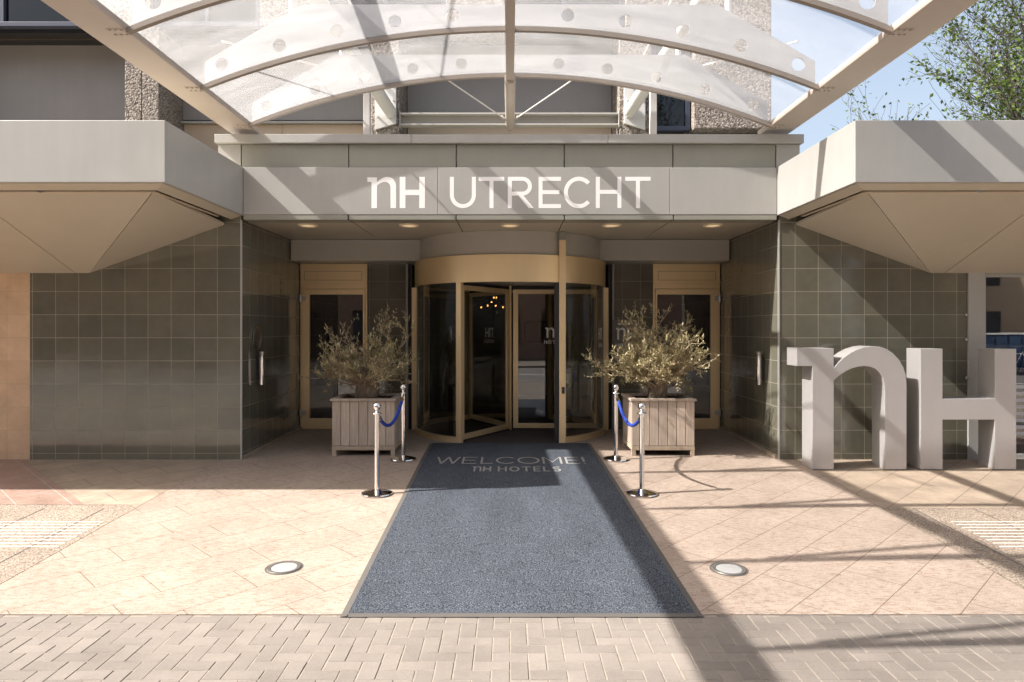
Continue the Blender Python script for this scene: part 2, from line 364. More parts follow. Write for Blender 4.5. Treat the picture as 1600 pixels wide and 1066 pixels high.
def glyph(ch, w, h, s):
    pi = math.pi
    if ch == 'T': return [rect(0, w, h - s, h), rect(w / 2 - s / 2, w / 2 + s / 2, 0, h - s)]
    if ch == 'H': return [rect(0, s, 0, h), rect(w - s, w, 0, h), rect(s, w - s, h * .52 - s / 2, h * .52 + s / 2)]
    if ch == 'E': return [rect(0, s, 0, h), rect(s, w, h - s, h), rect(s, w * .93, h * .51 - s / 2, h * .51 + s / 2), rect(s, w, 0, s)]
    if ch == 'L': return [rect(0, s, 0, h), rect(s, w, 0, s)]
    if ch == 'F': return [rect(0, s, 0, h), rect(s, w, h - s, h), rect(s, w * .9, h * .5 - s / 2, h * .5 + s / 2)]
    if ch == 'U':
        r = w / 2; return [rect(0, s, r, h), rect(w - s, w, r, h)] + band(r, r, (r, r), (r - s, r - s), pi, 2 * pi, 24)
    if ch == 'O': return band(w / 2, h / 2, (w / 2, h / 2 * 1.01), (w / 2 - s, h / 2 - s), 0, 2 * pi, 36)
    if ch == 'C': return band(w * .54, h / 2, (w * .54, h / 2 * 1.01), (w * .54 - s, h / 2 - s), R(42), R(318), 36)
    if ch == 'R':
        r = h * .30; cy = h - r; bx = w * .93 - r
        return [rect(0, s, 0, h), rect(s, bx, h - s, h), rect(s, bx, h - 2 * r, h - 2 * r + s)] + band(bx, cy, (r, r), (r - s, r - s), -pi / 2, pi / 2, 18) + \
               [[(w - s * 1.25, 0), (w, 0), (bx * .98 + s * .3, h - 2 * r - .0005), (bx * .98 - s * .95, h - 2 * r - .0005)]]
    if ch == 'W':
        q = s * 1.05; xs = [0, w * .27, w * .5, w * .73, w]
        def seg(a, b): return [(a[0] - q / 2, a[1]), (a[0] + q / 2, a[1]), (b[0] + q / 2, b[1]), (b[0] - q / 2, b[1])]
        return [seg((xs[0] + q / 2, h), (xs[1], 0)), seg((xs[2], h), (xs[1], 0)), seg((xs[2], h), (xs[3], 0)), seg((xs[4] - q / 2, h), (xs[3], 0))]
    if ch == 'M':
        q = s * 1.1; c = h * .2
        return [rect(0, s, 0, h), rect(w - s, w, 0, h), [(s, h), (s, h - q * 1.2), (w / 2, c), (w / 2, c + q * 1.2)], [(w - s, h), (w / 2, c + q * 1.2), (w / 2, c), (w - s, h - q * 1.2)]]
    if ch == 'S':
        r = h / 4 + s / 4; rx = w / 2
        return band(w / 2, h - r, (rx, r), (rx - s, r - s), R(30), R(270), 20) + band(w / 2, r, (rx, r), (rx - s, r - s), R(90), R(-150), 20)
    if ch == '!': return [rect(0, s, h * .28, h), rect(0, s, 0, s)]
    if ch == 'n': return [[((x - 105) / 723 * w, (858 - y) / 813 * h) for x, y in NOUT]]
    if ch == 'B': return [[((x - 920) / 630 * w, (860 - y) / 797 * h) for x, y in HOUT]]      # the heavy H
    return []
def letter(mb, ch, x, w, h, s, place, d):
    # place(u, v, layer) -> 3d point; each piece is a thin plate
    for i, poly in enumerate(glyph(ch, w, h, s)):
        mb.prism([place(x + u, v) for u, v in poly], d)

# ------------------------------------------------------------------ ground
BY = 4.69
def sheet(name, m, pts, mat_name, dz=0., bottom=.05):
    pass
def strip_poly(mb, x0, x1, ys, dz, th=.0):
    # a sheet following the ramp between x0(y) and x1(y)
    vs = []; 
    for y in ys: vs += [(x0(y) if callable(x0) else x0, y, g(y) + dz), (x1(y) if callable(x1) else x1, y, g(y) + dz)]
    mb.add(vs, [(2 * i, 2 * i + 1, 2 * i + 3, 2 * i + 2) for i in range(len(ys) - 1)])
def yr(a, b, extra=(4.69, 9.17, 10.2)): return sorted({a, b, *[e for e in extra if a < e < b]})
mb = MB(); mb.box(-150, 150, -150, 150, -1.2, -.235); tag(mb.build('ground', 'asphalt'), kind='structure')
mb = MB(); strip_poly(mb, -3.75, 3.72, yr(4.69, 12.2), 0); tag(mb.build('forecourt', 'slab'), kind='structure')
# side pavements: aggregate pavers by the kerb, sandstone and pink granite slabs against the walls
XL = -14; XR = 14
mb = MB(); strip_poly(mb, XL, -3.757, yr(4.69, 7.17), 0); strip_poly(mb, 3.727, XR, yr(4.69, 7.05), 0); tag(mb.build('paving', 'aggr_pave'), kind='structure')
mb = MB()
for xj in (-4.66, -4.06, -5.26, 4.03, 4.63, 5.23): strip_poly(mb, xj - .006, xj + .006, yr(4.70, 7.04), .002)
tag(mb.build('paving_joint', 'rubber'), kind='structure')
mb = MB()
strip_poly(mb, lambda y: -4.33 - (y - 7.17) * 1.01, -3.757, yr(7.177, 9.3, (9.17,)), 0)
strip_poly(mb, 3.727, lambda y: 5.55 + (y - 7.05) * 1.01, yr(7.057, 9.3, (9.17,)), 0)
tag(mb.build('pavement', 'slab_side'), kind='structure')
mb = MB()
strip_poly(mb, XL, lambda y: -4.337 - (y - 7.17) * 1.01, yr(7.177, 9.3, (9.17,)), 0)
strip_poly(mb, lambda y: 5.557 + (y - 7.05) * 1.01, XR, yr(7.057, 9.3, (9.17,)), 0)
tag(mb.build('path', 'slab_pink'), kind='structure')
mb = MB()                                    # bed under every joint
strip_poly(mb, XL, XR, yr(4.688, 12.2), -.006); tag(mb.build('joint_bed', 'sand'), kind='structure')
# raised white guidance ribs
mb = MB()
for side in (-1, 1):
    for k in range(9):
        y = 5.95 + k * .082
        xx = 3.80 + (0.02 if side < 0 else .75 - k * .085 * 0 ) if side < 0 else 4.15 + max(0, (k - 4)) * -.0
        x = xx
        j = 0
        while x < 9:
            ln = .30
            zz = g(y)
            mb.box(min(side * x, side * (x + ln - .012)), max(side * x, side * (x + ln - .012)), y, y + .024, zz - .004, zz + .0045)
            x += .30
tag(mb.build('guidance_strip', paint('worn_white_line', (.60, .55, .49), .7, 0, .2, nscale=30)), kind='structure')

# herringbone clinker pavement, every brick a small bevelled block
mb = MB(); a = .105; rnd = random.Random(3)
def brick(x0, x1, y0, y1):
    gp = .0022; z = -.197 + rnd.uniform(-.0009, .0009); tx = rnd.uniform(-.0009, .0009); ty = rnd.uniform(-.0007, .0007); e = .0035
    jx, jy = rnd.uniform(-.0014, .0014), rnd.uniform(-.0014, .0014)
    x0 += gp + jx; x1 -= gp - jx; y0 += gp + jy; y1 -= gp - jy
    if y1 > BY - .006:
        y1 = BY - .006
        if y1 - y0 < .02: return
    top = [(x0 + e, y0 + e, z + tx), (x1 - e, y0 + e, z - tx), (x1 - e, y1 - e, z - tx + ty), (x0 + e, y1 - e, z + tx + ty)]
    mid = [(x0, y0, z - e), (x1, y0, z - e), (x1, y1, z - e), (x0, y1, z - e)]
    bot = [(p[0], p[1], -.235) for p in mid]
    mb.add(top + mid + bot, [(0, 1, 2, 3)] + [(4 + i, 4 + (i + 1) % 4, (i + 1) % 4, i) for i in range(4)] + [(8 + i, 8 + (i + 1) % 4, 4 + (i + 1) % 4, 4 + i) for i in range(4)])
for j in range(-20, 46):
    for i in range(-66, 66):
        k = (i - j) % 4
        x, y = i * a, BY - .03 - (45 - j) * a + .0
        if k == 0: brick(x, x + 2 * a, y, y + a)
        elif k == 2: brick(x, x + a, y - a, y + a)
tag(mb.build('brick_pavement', 'brick'), kind='structure')
mb = MB(); mb.add([(-150, -1.5, -.2004), (150, -1.5, -.2004), (150, BY - .004, -.2004), (-150, BY - .004, -.2004)], [(0, 1, 2, 3)]); tag(mb.build('sand_bed', 'sand'), kind='structure')
mb = MB(); mb.box(-150, 150, -1.7, -1.5, -.24, -.19); tag(mb.build('kerb', 'brick'), kind='structure')

# ------------------------------------------------------------------ entrance walls
F = 9.17                                     # facade line
BK = 11.75                                   # line of the doors
def tiled_wall(side, label):
    t = thing('tiled_wall', label, 'wall', (0, 0, 0))
    xo = 6.255 if side < 0 else 5.95
    def xr(a, b): return (min(side * a, side * b), max(side * a, side * b))
    x0, x1 = xr(3.50, xo)
    mb = MB(); mb.box(x0, x1, F, F + .25, g(F) - .1, 3.70); mb.build('front_face', 'tile_f', t)
    x0, x1 = xr(3.505, 3.75)
    mb = MB(); mb.box(x0, x1, F + .252, 12.2, -.1, 3.40); mb.build('return_face', 'tile_s', t)
    x0, x1 = xr(3.492, 3.512)
    mb = MB(); mb.box(x0, x1, F - .006, F + .014, .0, 3.12); mb.build('corner_trim', 'alu', t)
    x0, x1 = xr(3.46, 3.503)
    mb = MB(); mb.prism([(x0, F + .03, g(F) - .01), (x1, F + .03, g(F) - .01), (x1, F + .03, .055), (x0, F + .03, .05)], (0, BK - F - .05, .015)); mb.build('skirting', 'slab_side', t)
    return t
tl = tiled_wall(-1, 'olive glazed tile wall left of the doors, with a phone-like handle on its return')
tl['label'] = 'olive glazed tile wall on the left, between sand coloured wall and entrance recess'
tr_ = tiled_wall(1, 'olive glazed tile wall on the right, behind the two big standing letters')
mb = MB(); mb.box(-14, -6.258, F + .004, F + .25, -.1, 3.3)
tag(mb.build('sand_wall', 'tile_beige'), 'sand coloured tile wall at the far left edge below the left awning', 'wall')

# right of the tiles: aluminium post and shop window
t = thing('shop_window', 'large shop window with pale frosted stripes at the far right, behind the letter H', 'window', (0, F, 0))
mb = MB(); mb.box(5.957, 6.17, -.02, .2, -.05, 2.50); mb.build('post', 'alu', t, bev=.004)
mb = MB(); mb.box(6.172, 6.24, .06, .2, -.05, 2.50); mb.box(6.24, 11, .06, .16, -.05, .06); mb.box(6.24, 11, .06, .16, 2.38, 2.50); mb.box(8.6, 8.68, .062, .158, .06, 2.38); mb.build('frame', 'alu', t, bev=.003)
mb = MB(); mb.box(6.24, 8.60, .10, .112, .06, 2.38); mb.box(8.68, 11, .10, .112, .06, 2.38); mb.build('pane', 'shopglass', t)
mb = MB()
for k in range(8): mb.box(6.26, 8.58, .094, .099, .30 + k * .088, .345 + k * .088)
mb.build('frosted_stripes', paint('frosted_film', (.62, .64, .66), .6, 0, .04), t)
mb = MB()
for z in (1.05, 1.55, 1.87): mb = MB(); mb.lathe([(.0, 0), (.014, 0), (.014, .03), (.0, .03)], 10, (5.93, -.02, z)); mb.build('fixing', 'steel', t)
t = thing('cabinet', 'blue cabinet with a pale top standing inside the shop window', 'cabinet', (7.4, 10.6, 0))
mb = MB(); mb.box(-.9, .9, 0, .5, .05, 1.42); mb.build('carcass', 'blue', t, bev=.01)
mb = MB(); mb.box(-.95, .95, -.04, .54, 1.42, 1.46); mb.build('top', 'white', t, bev=.005)
mb = MB(); mb.box(-.85, .85, .03, .47, 0, .05); mb.build('plinth', 'black', t)

# ------------------------------------------------------------------ side awnings (folded aluminium)
def awning(side, label):
    t = thing('awning', label, 'awning')
    X0, X1, Y0, Y1, ZT, ZB, ZL = 3.465, 14., 7.07, 9.165, 3.80, 3.175, 2.427
    def P(x, y, z): return (side * x, y, z)
    lip = .14; li = .26
    mb = MB()                                # fascia: front and inner side, one bent sheet with thickness
    mb.prism([P(X0, Y0, ZB), P(X1, Y0, ZB), P(X1, Y0, ZT), P(X0, Y0, ZT)], (0, .04, 0))
    mb.build('front_fascia', 'alu', t, bev=.006)
    mb = MB(); mb.prism([P(X0, Y0 + .042, ZB), P(X0, Y1, ZB), P(X0, Y1, ZT), P(X0, Y0 + .042, ZT)], (side * .04, 0, 0))
    mb.build('side_fascia', 'alu', t, bev=.006)
    mb = MB(); mb.prism([P(X0 + .042, Y0 + .042, ZT - .03), P(X1, Y0 + .042, ZT - .03), P(X1, Y1 + .1, ZT - .03), P(X0 + .042, Y1 + .1, ZT - .03)], (0, 0, -.05))
    mb.build('roof', 'soffit', t)
    # lip below the fascia, channel, then the folded soffit falling to the wall
    xa, ya = X0 + lip + .03, Y0 + lip + .03; xb, yb = X0 + li, Y0 + li; ZS = 3.128
    hip = P(5.477, Y1, ZL); e0 = .041
    mb = MB()                                # sloping lip, mitred at the corner
    mb.prism([P(X0 + e0, Y0 + e0, ZB - .003), P(X1, Y0 + e0, ZB - .003), P(X1, ya, ZS), P(xa, ya, ZS)], (0, 0, .02))
    mb.build('lip', 'soffit', t)
    mb = MB(); mb.prism([P(X0 + e0, Y0 + e0 + .002, ZB - .003), P(xa, ya + .002, ZS), P(xa, Y1, ZS), P(X0 + e0, Y1, ZB - .003)], (0, 0, .02))
    mb.build('lip', 'soffit', t)
    mb = MB()
    mb.prism([P(xa - .03, ya - .03, ZB + .05), P(X1, ya - .03, ZB + .05), P(X1, yb + .03, ZB + .05), P(xb + .03, yb + .03, ZB + .05), P(xb + .03, Y1, ZB + .05), P(xa - .03, Y1, ZB + .05)], (0, 0, .03))
    mb.build('light_channel', 'soffit', t)
    mb = MB()
    seam = 5.66; gp = .006
    def zf(y): return ZS + (ZL - ZS) * (y - yb) / (Y1 - yb)
    th = (0, 0, .03)
    mb.prism([P(xb, yb, ZS), P(seam - gp, yb, ZS), P(seam - gp, Y1, ZL), hip], th)
    mb.prism([P(seam + gp, yb, ZS), P(8.4, yb, ZS), P(8.4, Y1, ZL), P(seam + gp, Y1, ZL)], th)
    mb.prism([P(8.412, yb, ZS), P(X1, yb, ZS), P(X1, Y1, ZL), P(8.412, Y1, ZL)], th)
    mb.build('front_soffit', 'soffit', t)
    mb = MB(); mb.prism([P(xb - .004, yb + .012, ZS), P(5.467, Y1, ZL + .003), P(xb - .004, Y1, 3.055)], (0, 0, .03))
    mb.build('side_soffit', 'soffit', t)
    mb = MB()
    mb.tube([P(X1, Y0 + .212, ZS - .009), P(6.6, Y0 + .212, ZS - .009)], .013, 8); mb.tube([P(6.57, Y0 + .212, ZS - .009), P(4.86, Y0 + .212, ZS - .009)], .013, 8)
    mb.tube([P(4.83, Y0 + .212, ZS - .009), P(X0 + .25, Y0 + .212, ZS - .009), P(X0 + .212, Y0 + .24, ZS - .009), P(X0 + .212, Y0 + .62, ZS - .009)], .013, 8)
    mb.tube([P(X0 + .212, Y0 + .66, ZS - .009), P(X0 + .212, Y0 + 1.75, ZS - .009)], .013, 8)
    mb.build('light_tube', 'tube', t, smooth=True)
    for x, y in ((4.845, Y0 + .212), (6.585, Y0 + .212)): mb = MB(); mb.box(min(side * (x - .035), side * (x + .035)), max(side * (x - .035), side * (x + .035)), y - .014, y + .014, ZS - .014, ZS + .09); mb.build('tube_clip', 'steel', t)
    for y in (Y0 + .64, Y0 + 1.77): mb = MB(); mb.box(min(side * (X0 + .198), side * (X0 + .226)), max(side * (X0 + .198), side * (X0 + .226)), y - .03, y + .03, ZS - .014, ZS + .09); mb.build('tube_clip', 'steel', t)
    return t
awning(-1, 'grey metal awning on the left with a folded underside, over the shaded tile wall')
awning(1, 'grey metal awning on the right with a folded underside, over the big letters')

# ------------------------------------------------------------------ entrance canopy box: fascia, sign, soffit
t = thing('entrance_fascia', 'wide grey metal entrance fascia with white hotel sign lettering over the revolving door', 'fascia')
FY = 9.13
mb = MB()
for x0, x1 in ((-3.46, -.942), (-.938, 2.069), (2.073, 3.46)): mb.box(x0, x1, FY, FY + .04, 3.185, 3.795)
mb.build('sign_panel', 'alu', t, bev=.004)
mb = MB()
xs = [-3.50, -2.10, -.70, .705, 2.12, 3.46]
for i in range(5): mb.box(xs[i] + .007, xs[i + 1] - .007, FY + .035, FY + .07, 3.797, 4.10)
mb.build('upper_panel', 'alu_dark', t, bev=.003)
mb = MB(); mb.box(-3.80, -3.507, FY + .035, FY + .07, 3.797, 4.10); mb.box(-3.8, -3.76, FY + .07, 11, 3.797, 4.1); mb.build('end_panel', 'alu', t)
mb = MB(); mb.box(3.467, 3.77, FY + .035, FY + .07, 3.797, 4.10); mb.box(3.73, 3.77, FY + .07, 11, 3.797, 4.1); mb.build('end_panel', 'alu', t)
mb = MB()
for x0, x1, e in ((-3.82, -1.282, 0.004), (-1.278, 1.268, 0), (1.272, 3.80, .004)): mb.box(x0, x1, FY - .03 - e, 9.6, 4.105, 4.215 + e)
mb.build('cap', 'alu', t, bev=.006)
mb = MB(); mb.box(-3.75, 3.72, 9.21, 11.9, 3.9, 4.10); mb.build('roof_slab', 'alu_dark', t)
mb = MB()
for i, (x0, x1) in enumerate(((-3.46, -2.107), (-2.093, -.707), (-.693, .698), (.712, 2.113), (2.127, 3.46))):
    mb.box(x0, x1, FY + .004, 9.40, 3.118, 3.182)
mb.build('lower_trim', 'alu_dark', t, bev=.003)
mb = MB()
for i, (x0, x1) in enumerate(((-3.498, -2.107), (-2.093, -.707), (-.693, .698), (.712, 2.113), (2.127, 3.498))):
    mb.box(x0, x1, 9.40, 12.1, 3.124, 3.18)
mb.build('soffit_panel', 'soffit', t)
mb = MB(); mb.box(-3.49, 3.49, 9.4, 12.1, 3.19, 3.22); mb.build('soffit_backing', 'black', t)
PX = FY / 1100.
def spl(u, v): return (u, FY - .0006, 1.71 + (513 - 325.4) * PX + v)
hh = (325.4 - 276.5) * PX
for ch, a0, a1 in (('n', 574, 619), ('B', 624.5, 664), ('U', 703, 743.6), ('T', 748, 788), ('R', 793.5, 834), ('E', 841.5, 876.5), ('C', 881, 924.5), ('H', 931, 971), ('T', 977, 1016.6)):
    mb = MB(); x0 = (a0 - 797) * PX; w = (a1 - a0) * PX
    letter(mb, ch, x0, w, hh, 6.3 * PX, spl, (0, -.0006, 0)); mb.build('letter', 'white', t)

# downlights
def make_downlight():
    t = thing('downlight', 'x', 'light', (0, 0, 0), 0, 'round downlights in the entrance soffit')
    mb = MB(); mb.lathe([(.095, .0), (.10, -.014), (.125, -.016), (.135, -.006), (.135, 0.001), (.095, .001)], 32); mb.build('trim_ring', 'lampring', t, smooth=True)
    mb = MB(); mb.lathe([(0, -.003), (.094, -.003), (.094, .03), (0, .03)], 32); mb.build('lens', 'lamplens', t)
    return t
dl = make_downlight()
names = ['leftmost round downlight in the soffit, nearest the left tiled return wall', 'second round downlight from the left, under the left end of the sign logo',
         'middle round downlight in the soffit, right above the revolving door', 'fourth round downlight from the left, right of the slim tall pole', 'rightmost round downlight in the soffit, nearest the right tiled return wall']
for i, nm in enumerate(names):
    o = dl if i == 0 else dup(dl)
    o.location = ((-2.77, -1.385, 0., 1.39, 2.78)[i], 9.66, 3.123); o['label'] = nm

# bulkheads above the side doors
for side, lb in ((-1, 'grey bulkhead box above the left side door, under the soffit'), (1, 'grey bulkhead box above the right side door, under the soffit')):
    mb = MB(); x0, x1 = sorted((side * 1.40, side * 3.49)); mb.box(x0, x1, 11.2, 12.1, 2.785, 3.118)
    tag(mb.build('bulkhead', 'box', bev=.004), lb, 'bulkhead')

# ------------------------------------------------------------------ revolving door
DC = 11.7; DR = 1.55
t = thing('revolving_door', 'three winged revolving door with champagne drum band and dark curved glass', 'revolving door', (0, DC, .022))
Z0 = .0
mb = MB(); mb.arcwall(0, 0, DR - .03, DR - .05, 2.74, 3.10, R(-115), R(115), 72); mb.build('upper_drum', 'box', t, smooth=True)
mb = MB(); mb.arcwall(0, 0, DR + .02, DR - .06, 2.36, 2.755, R(-180), R(180), 120); mb.build('drum_band', 'beige', t, smooth=True)
mb = MB(); mb.lathe([(0, 2.39), (DR - .07, 2.39), (DR - .07, 2.45), (0, 2.45)], 64); mb.build('drum_ceiling', 'box', t)
mb = MB(); mb.lathe([(0, -.01), (DR - .04, -.01), (DR - .04, .006), (0, .006)], 64); mb.build('floor_mat', 'matin', t)
for s in (-1, 1):
    mb = MB(); mb.arcwall(0, 0, DR + .015, DR - .05, 0, .085, s * R(29), s * R(151), 60); mb.build('base_ring', 'beige', t, smooth=True)
    mb = MB(); mb.arcwall(0, 0, DR - .005, DR - .017, .086, 2.36, s * R(31), s * R(149), 60); mb.build('curved_pane', 'glass', t, smooth=True)
    for ad in (29, 90, 151):
        if s > 0 and ad == 29: continue
        a = s * R(ad); ca, sa = math.cos(a), math.sin(a); mb = MB()
        w = .042 if ad != 90 else .04
        r0, r1 = (DR - .055, DR + .02) if ad != 90 else (DR + .0, DR + .08)
        pts = [(r * sa + q * ca, -r * ca + q * sa, -.02) for r, q in ((r0, -w), (r1, -w), (r1, w), (r0, w))]
        mb.prism(pts, (0, 0, 2.40 if ad != 90 else 2.38)); mb.build('post', 'beige', t, bev=.004)
# right front: a pole that runs on up to the soffit, with a dark edge strip beside it
a = R(29); px_, py_ = (DR + .03) * math.sin(a), -(DR + .03) * math.cos(a)
mb = MB(); mb.box(px_ - .048, px_ + .048, py_ - .035, py_ + .045, -.02, 2.98); mb.build('pole', 'beige', t, bev=.006)
mb = MB(); mb.box(px_ - .05, px_ + .05, py_ - .037, py_ + .047, 2.982, 3.095); mb.build('pole_collar', 'alu_dark', t, bev=.004)
mb = MB(); mb.box(px_ - .115, px_ - .05, py_ - .012, py_ + .05, 0, 2.36); mb.build('edge_strip', 'black', t)
mb = MB(); mb.box(px_ - .01, px_ + .03, py_ - .05, py_ - .036, .735, .83); mb.build('sensor', 'black', t, bev=.004)
mb = MB(); mb.lathe([(0, 0), (.014, 0), (.01, .008), (0, .01)], 16, (0, 0, 0)); o = mb.build('push_button', 'blue', t, loc=(px_ + .015, py_ - .05, .785)); o.rotation_euler = (R(90), 0, 0)
mb = MB(); mb.lathe([(0, 0), (.03, 0), (.03, 2.39), (0, 2.39)], 20); mb.build('centre_column', 'beige', t, smooth=True)
for ad in (-30, 90, 210):
    w = thing('wing', None, None); w.parent = t; w.rotation_euler = (0, 0, R(ad - 90))
    # wing local x runs from hub out; local y is its thickness
    fr = MB(); x0, x1 = .05, DR - .07
    fr.box(x0, x0 + .085, -.022, .022, .03, 2.33); fr.box(x1 - .085, x1, -.022, .022, .03, 2.33)
    fr.box(x0 + .085, x1 - .085, -.021, .021, 2.255, 2.33); fr.box(x0 + .085, x1 - .085, -.021, .021, .03, .11)
    fr.build('wing_frame', 'beige', w, bev=.003)
    mb = MB(); mb.box(x0 + .085, x1 - .085, -.006, .006, .11, 2.255); mb.build('wing_pane', 'glass', w)
    mb = MB(); mb.box(x0, x1, -.012, .012, .004, .03); mb.box(x1, x1 + .025, -.01, .01, .03, 2.33); mb.box(x0, x1, -.012, .012, 2.33, 2.37); mb.build('brush_seal', 'black', w)
    if ad == -30:
        mb = MB(); mb.box(x1 - .5, x1 - .08, -.05, -.022, 2.28, 2.325); mb.build('closer', 'black', w)
    if ad == 90:
        mb = MB()
        letter(mb, 'n', .585, .15, .17, 0, lambda u, v: (u, -.0065, 1.53 + v), (0, -.002, 0))
        letter(mb, 'B', .755, .13, .165, 0, lambda u, v: (u, -.0065, 1.53 + v), (0, -.002, 0))
        x = .565
        for ch, wd in (('H', .05), ('O', .06), ('T', .048), ('E', .042), ('L', .04), ('S', .044)):
            letter(mb, ch, x, wd, .06, .009, lambda u, v: (u, -.0065, 1.43 + v), (0, -.002, 0)); x += wd + .014
        mb.build('glass_lettering', 'white', w)

# ------------------------------------------------------------------ side doors and tiled piers
def side_door(side, label):
    t = thing('side_door', label, 'door', (side * 2.937, BK, .02))
    # local: outer edge (hinges) at side*0.556
    def bx(mb, a, b, y0, y1, z0, z1): mb.box(min(side * a, side * b), max(side * a, side * b), y0, y1, z0, z1)
    mb = MB(); bx(mb, .525, .556, -.03, .08, 0, 2.76); bx(mb, -.556, -.525, -.03, .08, 0, 2.76); bx(mb, -.525, .525, -.03, .08, 2.68, 2.76); bx(mb, -.525, .525, -.03, .08, 2.345, 2.43); mb.build('door_frame', 'beige', t, bev=.003)
    mb = MB(); bx(mb, -.525, .525, -.02, .06, 2.43, 2.68); mb.build('transom_panel', 'beige', t, bev=.003)
    mb = MB()
    for (a, b, c, d) in ((-.47, .49, 2.49, 2.494), (-.47, .49, 2.636, 2.64), (-.47, -.466, 2.494, 2.636), (.486, .49, 2.494, 2.636)): bx(mb, a, b, -.0225, -.02, c, d)
    mb.build('panel_groove', 'black', t)
    lf = thing('door_leaf', None, None); lf.parent = t
    mb = MB(); bx(mb, .40, .52, -.05, .02, .012, 2.34); bx(mb, -.52, -.49, -.05, .02, .012, 2.34); bx(mb, -.49, .40, -.049, .02, 2.25, 2.34); bx(mb, -.49, .40, -.049, .02, .012, .19)
    mb.build('leaf_frame', 'beige', lf, bev=.003)
    mb = MB(); bx(mb, -.49, .40, -.02, -.008, .19, 2.25); mb.build('leaf_pane', 'glass', lf)
    for z in (2.12, .22):
        mb = MB(); mb.lathe([(0, 0), (.018, 0), (.018, .13), (0, .13)], 14, (side * .545, -.066, z)); bx(mb, .46, .545, -.062, -.0505, z + .03, z + .10); mb.build('hinge', 'steel', t, smooth=True)
    return t
side_door(-1, 'glazed champagne side door on the left, behind the left olive planter')
side_door(1, 'glazed champagne side door on the right, behind the right olive planter')
for side, lb in ((-1, 'narrow tiled pier between left side door and revolving door'), (1, 'narrow tiled pier between right side door and revolving door')):
    t = thing('tiled_pier', lb, 'pier', (0, 0, 0)); x0, x1 = sorted((side * 1.735, side * 2.378))
    mb = MB(); mb.box(x0, x1, BK - .01, BK + .2, 0, 2.80); mb.build('pier_face', 'tile_b', t)
    x0, x1 = sorted((side * 1.70, side * 1.733)); mb = MB(); mb.box(x0, x1, BK - .03, BK + .2, 0.02, 2.78); mb.build('edge_profile', 'alu', t, bev=.002)
    x0, x1 = sorted((side * 1.64, side * 1.698)); mb = MB(); mb.box(x0, x1, BK + .03, BK + .2, 0.02, 2.78); mb.build('shadow_gap', 'black', t)
t = thing('wall_plaque', 'bronze grey hotel plaque with white lettering, half hidden behind the right olive tree', 'plaque', (1.93, BK - .035, 1.46))
mb = MB(); mb.box(-.225, .225, 0, .02, -.36, .39); mb.build('plate', 'plaque', t, bev=.003)
mb = MB()
letter(mb, 'n', -.17, .16, .20, 0, lambda u, v: (u, -.0005, .06 + v), (0, -.004, 0)); letter(mb, 'B', .02, .14, .195, 0, lambda u, v: (u, -.0005, .06 + v), (0, -.004, 0))
x = -.175
for ch, wd in (('H', .052), ('O', .06), ('T', .048), ('E', .042), ('L', .04), ('S', .044)):
    letter(mb, ch, x, wd, .065, .011, lambda u, v: (u, -.0005, -.07 + v), (0, -.004, 0)); x += wd + .014
mb.build('plaque_lettering', 'white', t)

# wall ashtrays and the round disc on the returns
def ashtray(side, y, label):
    t = thing('wall_ashtray', label, 'ashtray', (side * 3.505, y, .93), 0, 'chrome ashtrays on the tiled returns')
    s = -side
    mb = MB(); mb.lathe([(0, 0), (.036, 0), (.038, .01), (.038, .42), (.034, .425), (0, .40)], 24, (s * .075, 0, 0)); mb.build('barrel', 'chrome', t, smooth=True)
    mb = MB(); mb.box(min(0, s * .04), max(0, s * .04), -.02, .02, .06, .36); mb.build('bracket', 'black', t)
    mb = MB(); mb.lathe([(0, .425), (.04, .425), (.04, .455), (.03, .462), (0, .465)], 24, (s * .075, 0, 0)); mb.build('lid', 'steel', t, smooth=True)
    return t
ashtray(-1, 9.72, 'slim chrome ashtray on the left tiled return, below a round disc')
ashtray(1, 9.70, 'slim chrome ashtray on the right tiled return, partly in sunlight')
mb = MB(); mb.lathe([(0, 0), (.15, 0), (.165, .012), (.165, .02), (.13, .034), (0, .045)], 36)
o = tag(mb.build('wall_disc', 'steel', smooth=True), 'round grey disc seen edge-on above the chrome ashtray on the left return', 'disc'); o.location = (-3.503, 9.73, 1.585); o.rotation_euler = (0, R(90), 0)

# ------------------------------------------------------------------ lobby and building above
B = thing('hotel_building', 'hotel building with aggregate concrete columns, blue-grey panels and navy windows above the entrance', 'building')
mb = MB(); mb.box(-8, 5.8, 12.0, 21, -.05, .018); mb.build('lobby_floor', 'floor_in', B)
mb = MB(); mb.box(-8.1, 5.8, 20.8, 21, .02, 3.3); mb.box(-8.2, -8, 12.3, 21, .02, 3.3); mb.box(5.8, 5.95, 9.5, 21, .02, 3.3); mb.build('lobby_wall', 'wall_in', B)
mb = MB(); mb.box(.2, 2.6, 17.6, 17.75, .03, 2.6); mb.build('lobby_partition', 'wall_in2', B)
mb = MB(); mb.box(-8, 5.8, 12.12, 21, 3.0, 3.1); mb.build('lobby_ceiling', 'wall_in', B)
mb = MB(); mb.box(5.96, 11.2, 9.4, 13, -.04, -.01); mb.box(5.96, 11.2, 13, 13.1, 0, 3); mb.box(11.1, 11.2, 9.4, 13, 0, 3); mb.box(5.96, 11.2, 9.42, 13, 2.9, 3); mb.build('shop_room', 'wall_in2', B)
mb = MB(); mb.box(-20, 4.05, 11.9, 12.1, 3.23, 6.60); mb.build('back_wall', 'plaster', B)
CF = 11.0
def col(x0, x1):
    mb = MB(); mb.box(x0, x1, CF, 11.9, 3.6, 6.42); mb.build('column', 'concrete', B, bev=.01)
for x0, x1 in ((-6.02, -5.76), (-5.75, -5.49), (-2.17, -1.73), (1.71, 2.21), (-9.9, -9.4)): col(x0, x1)
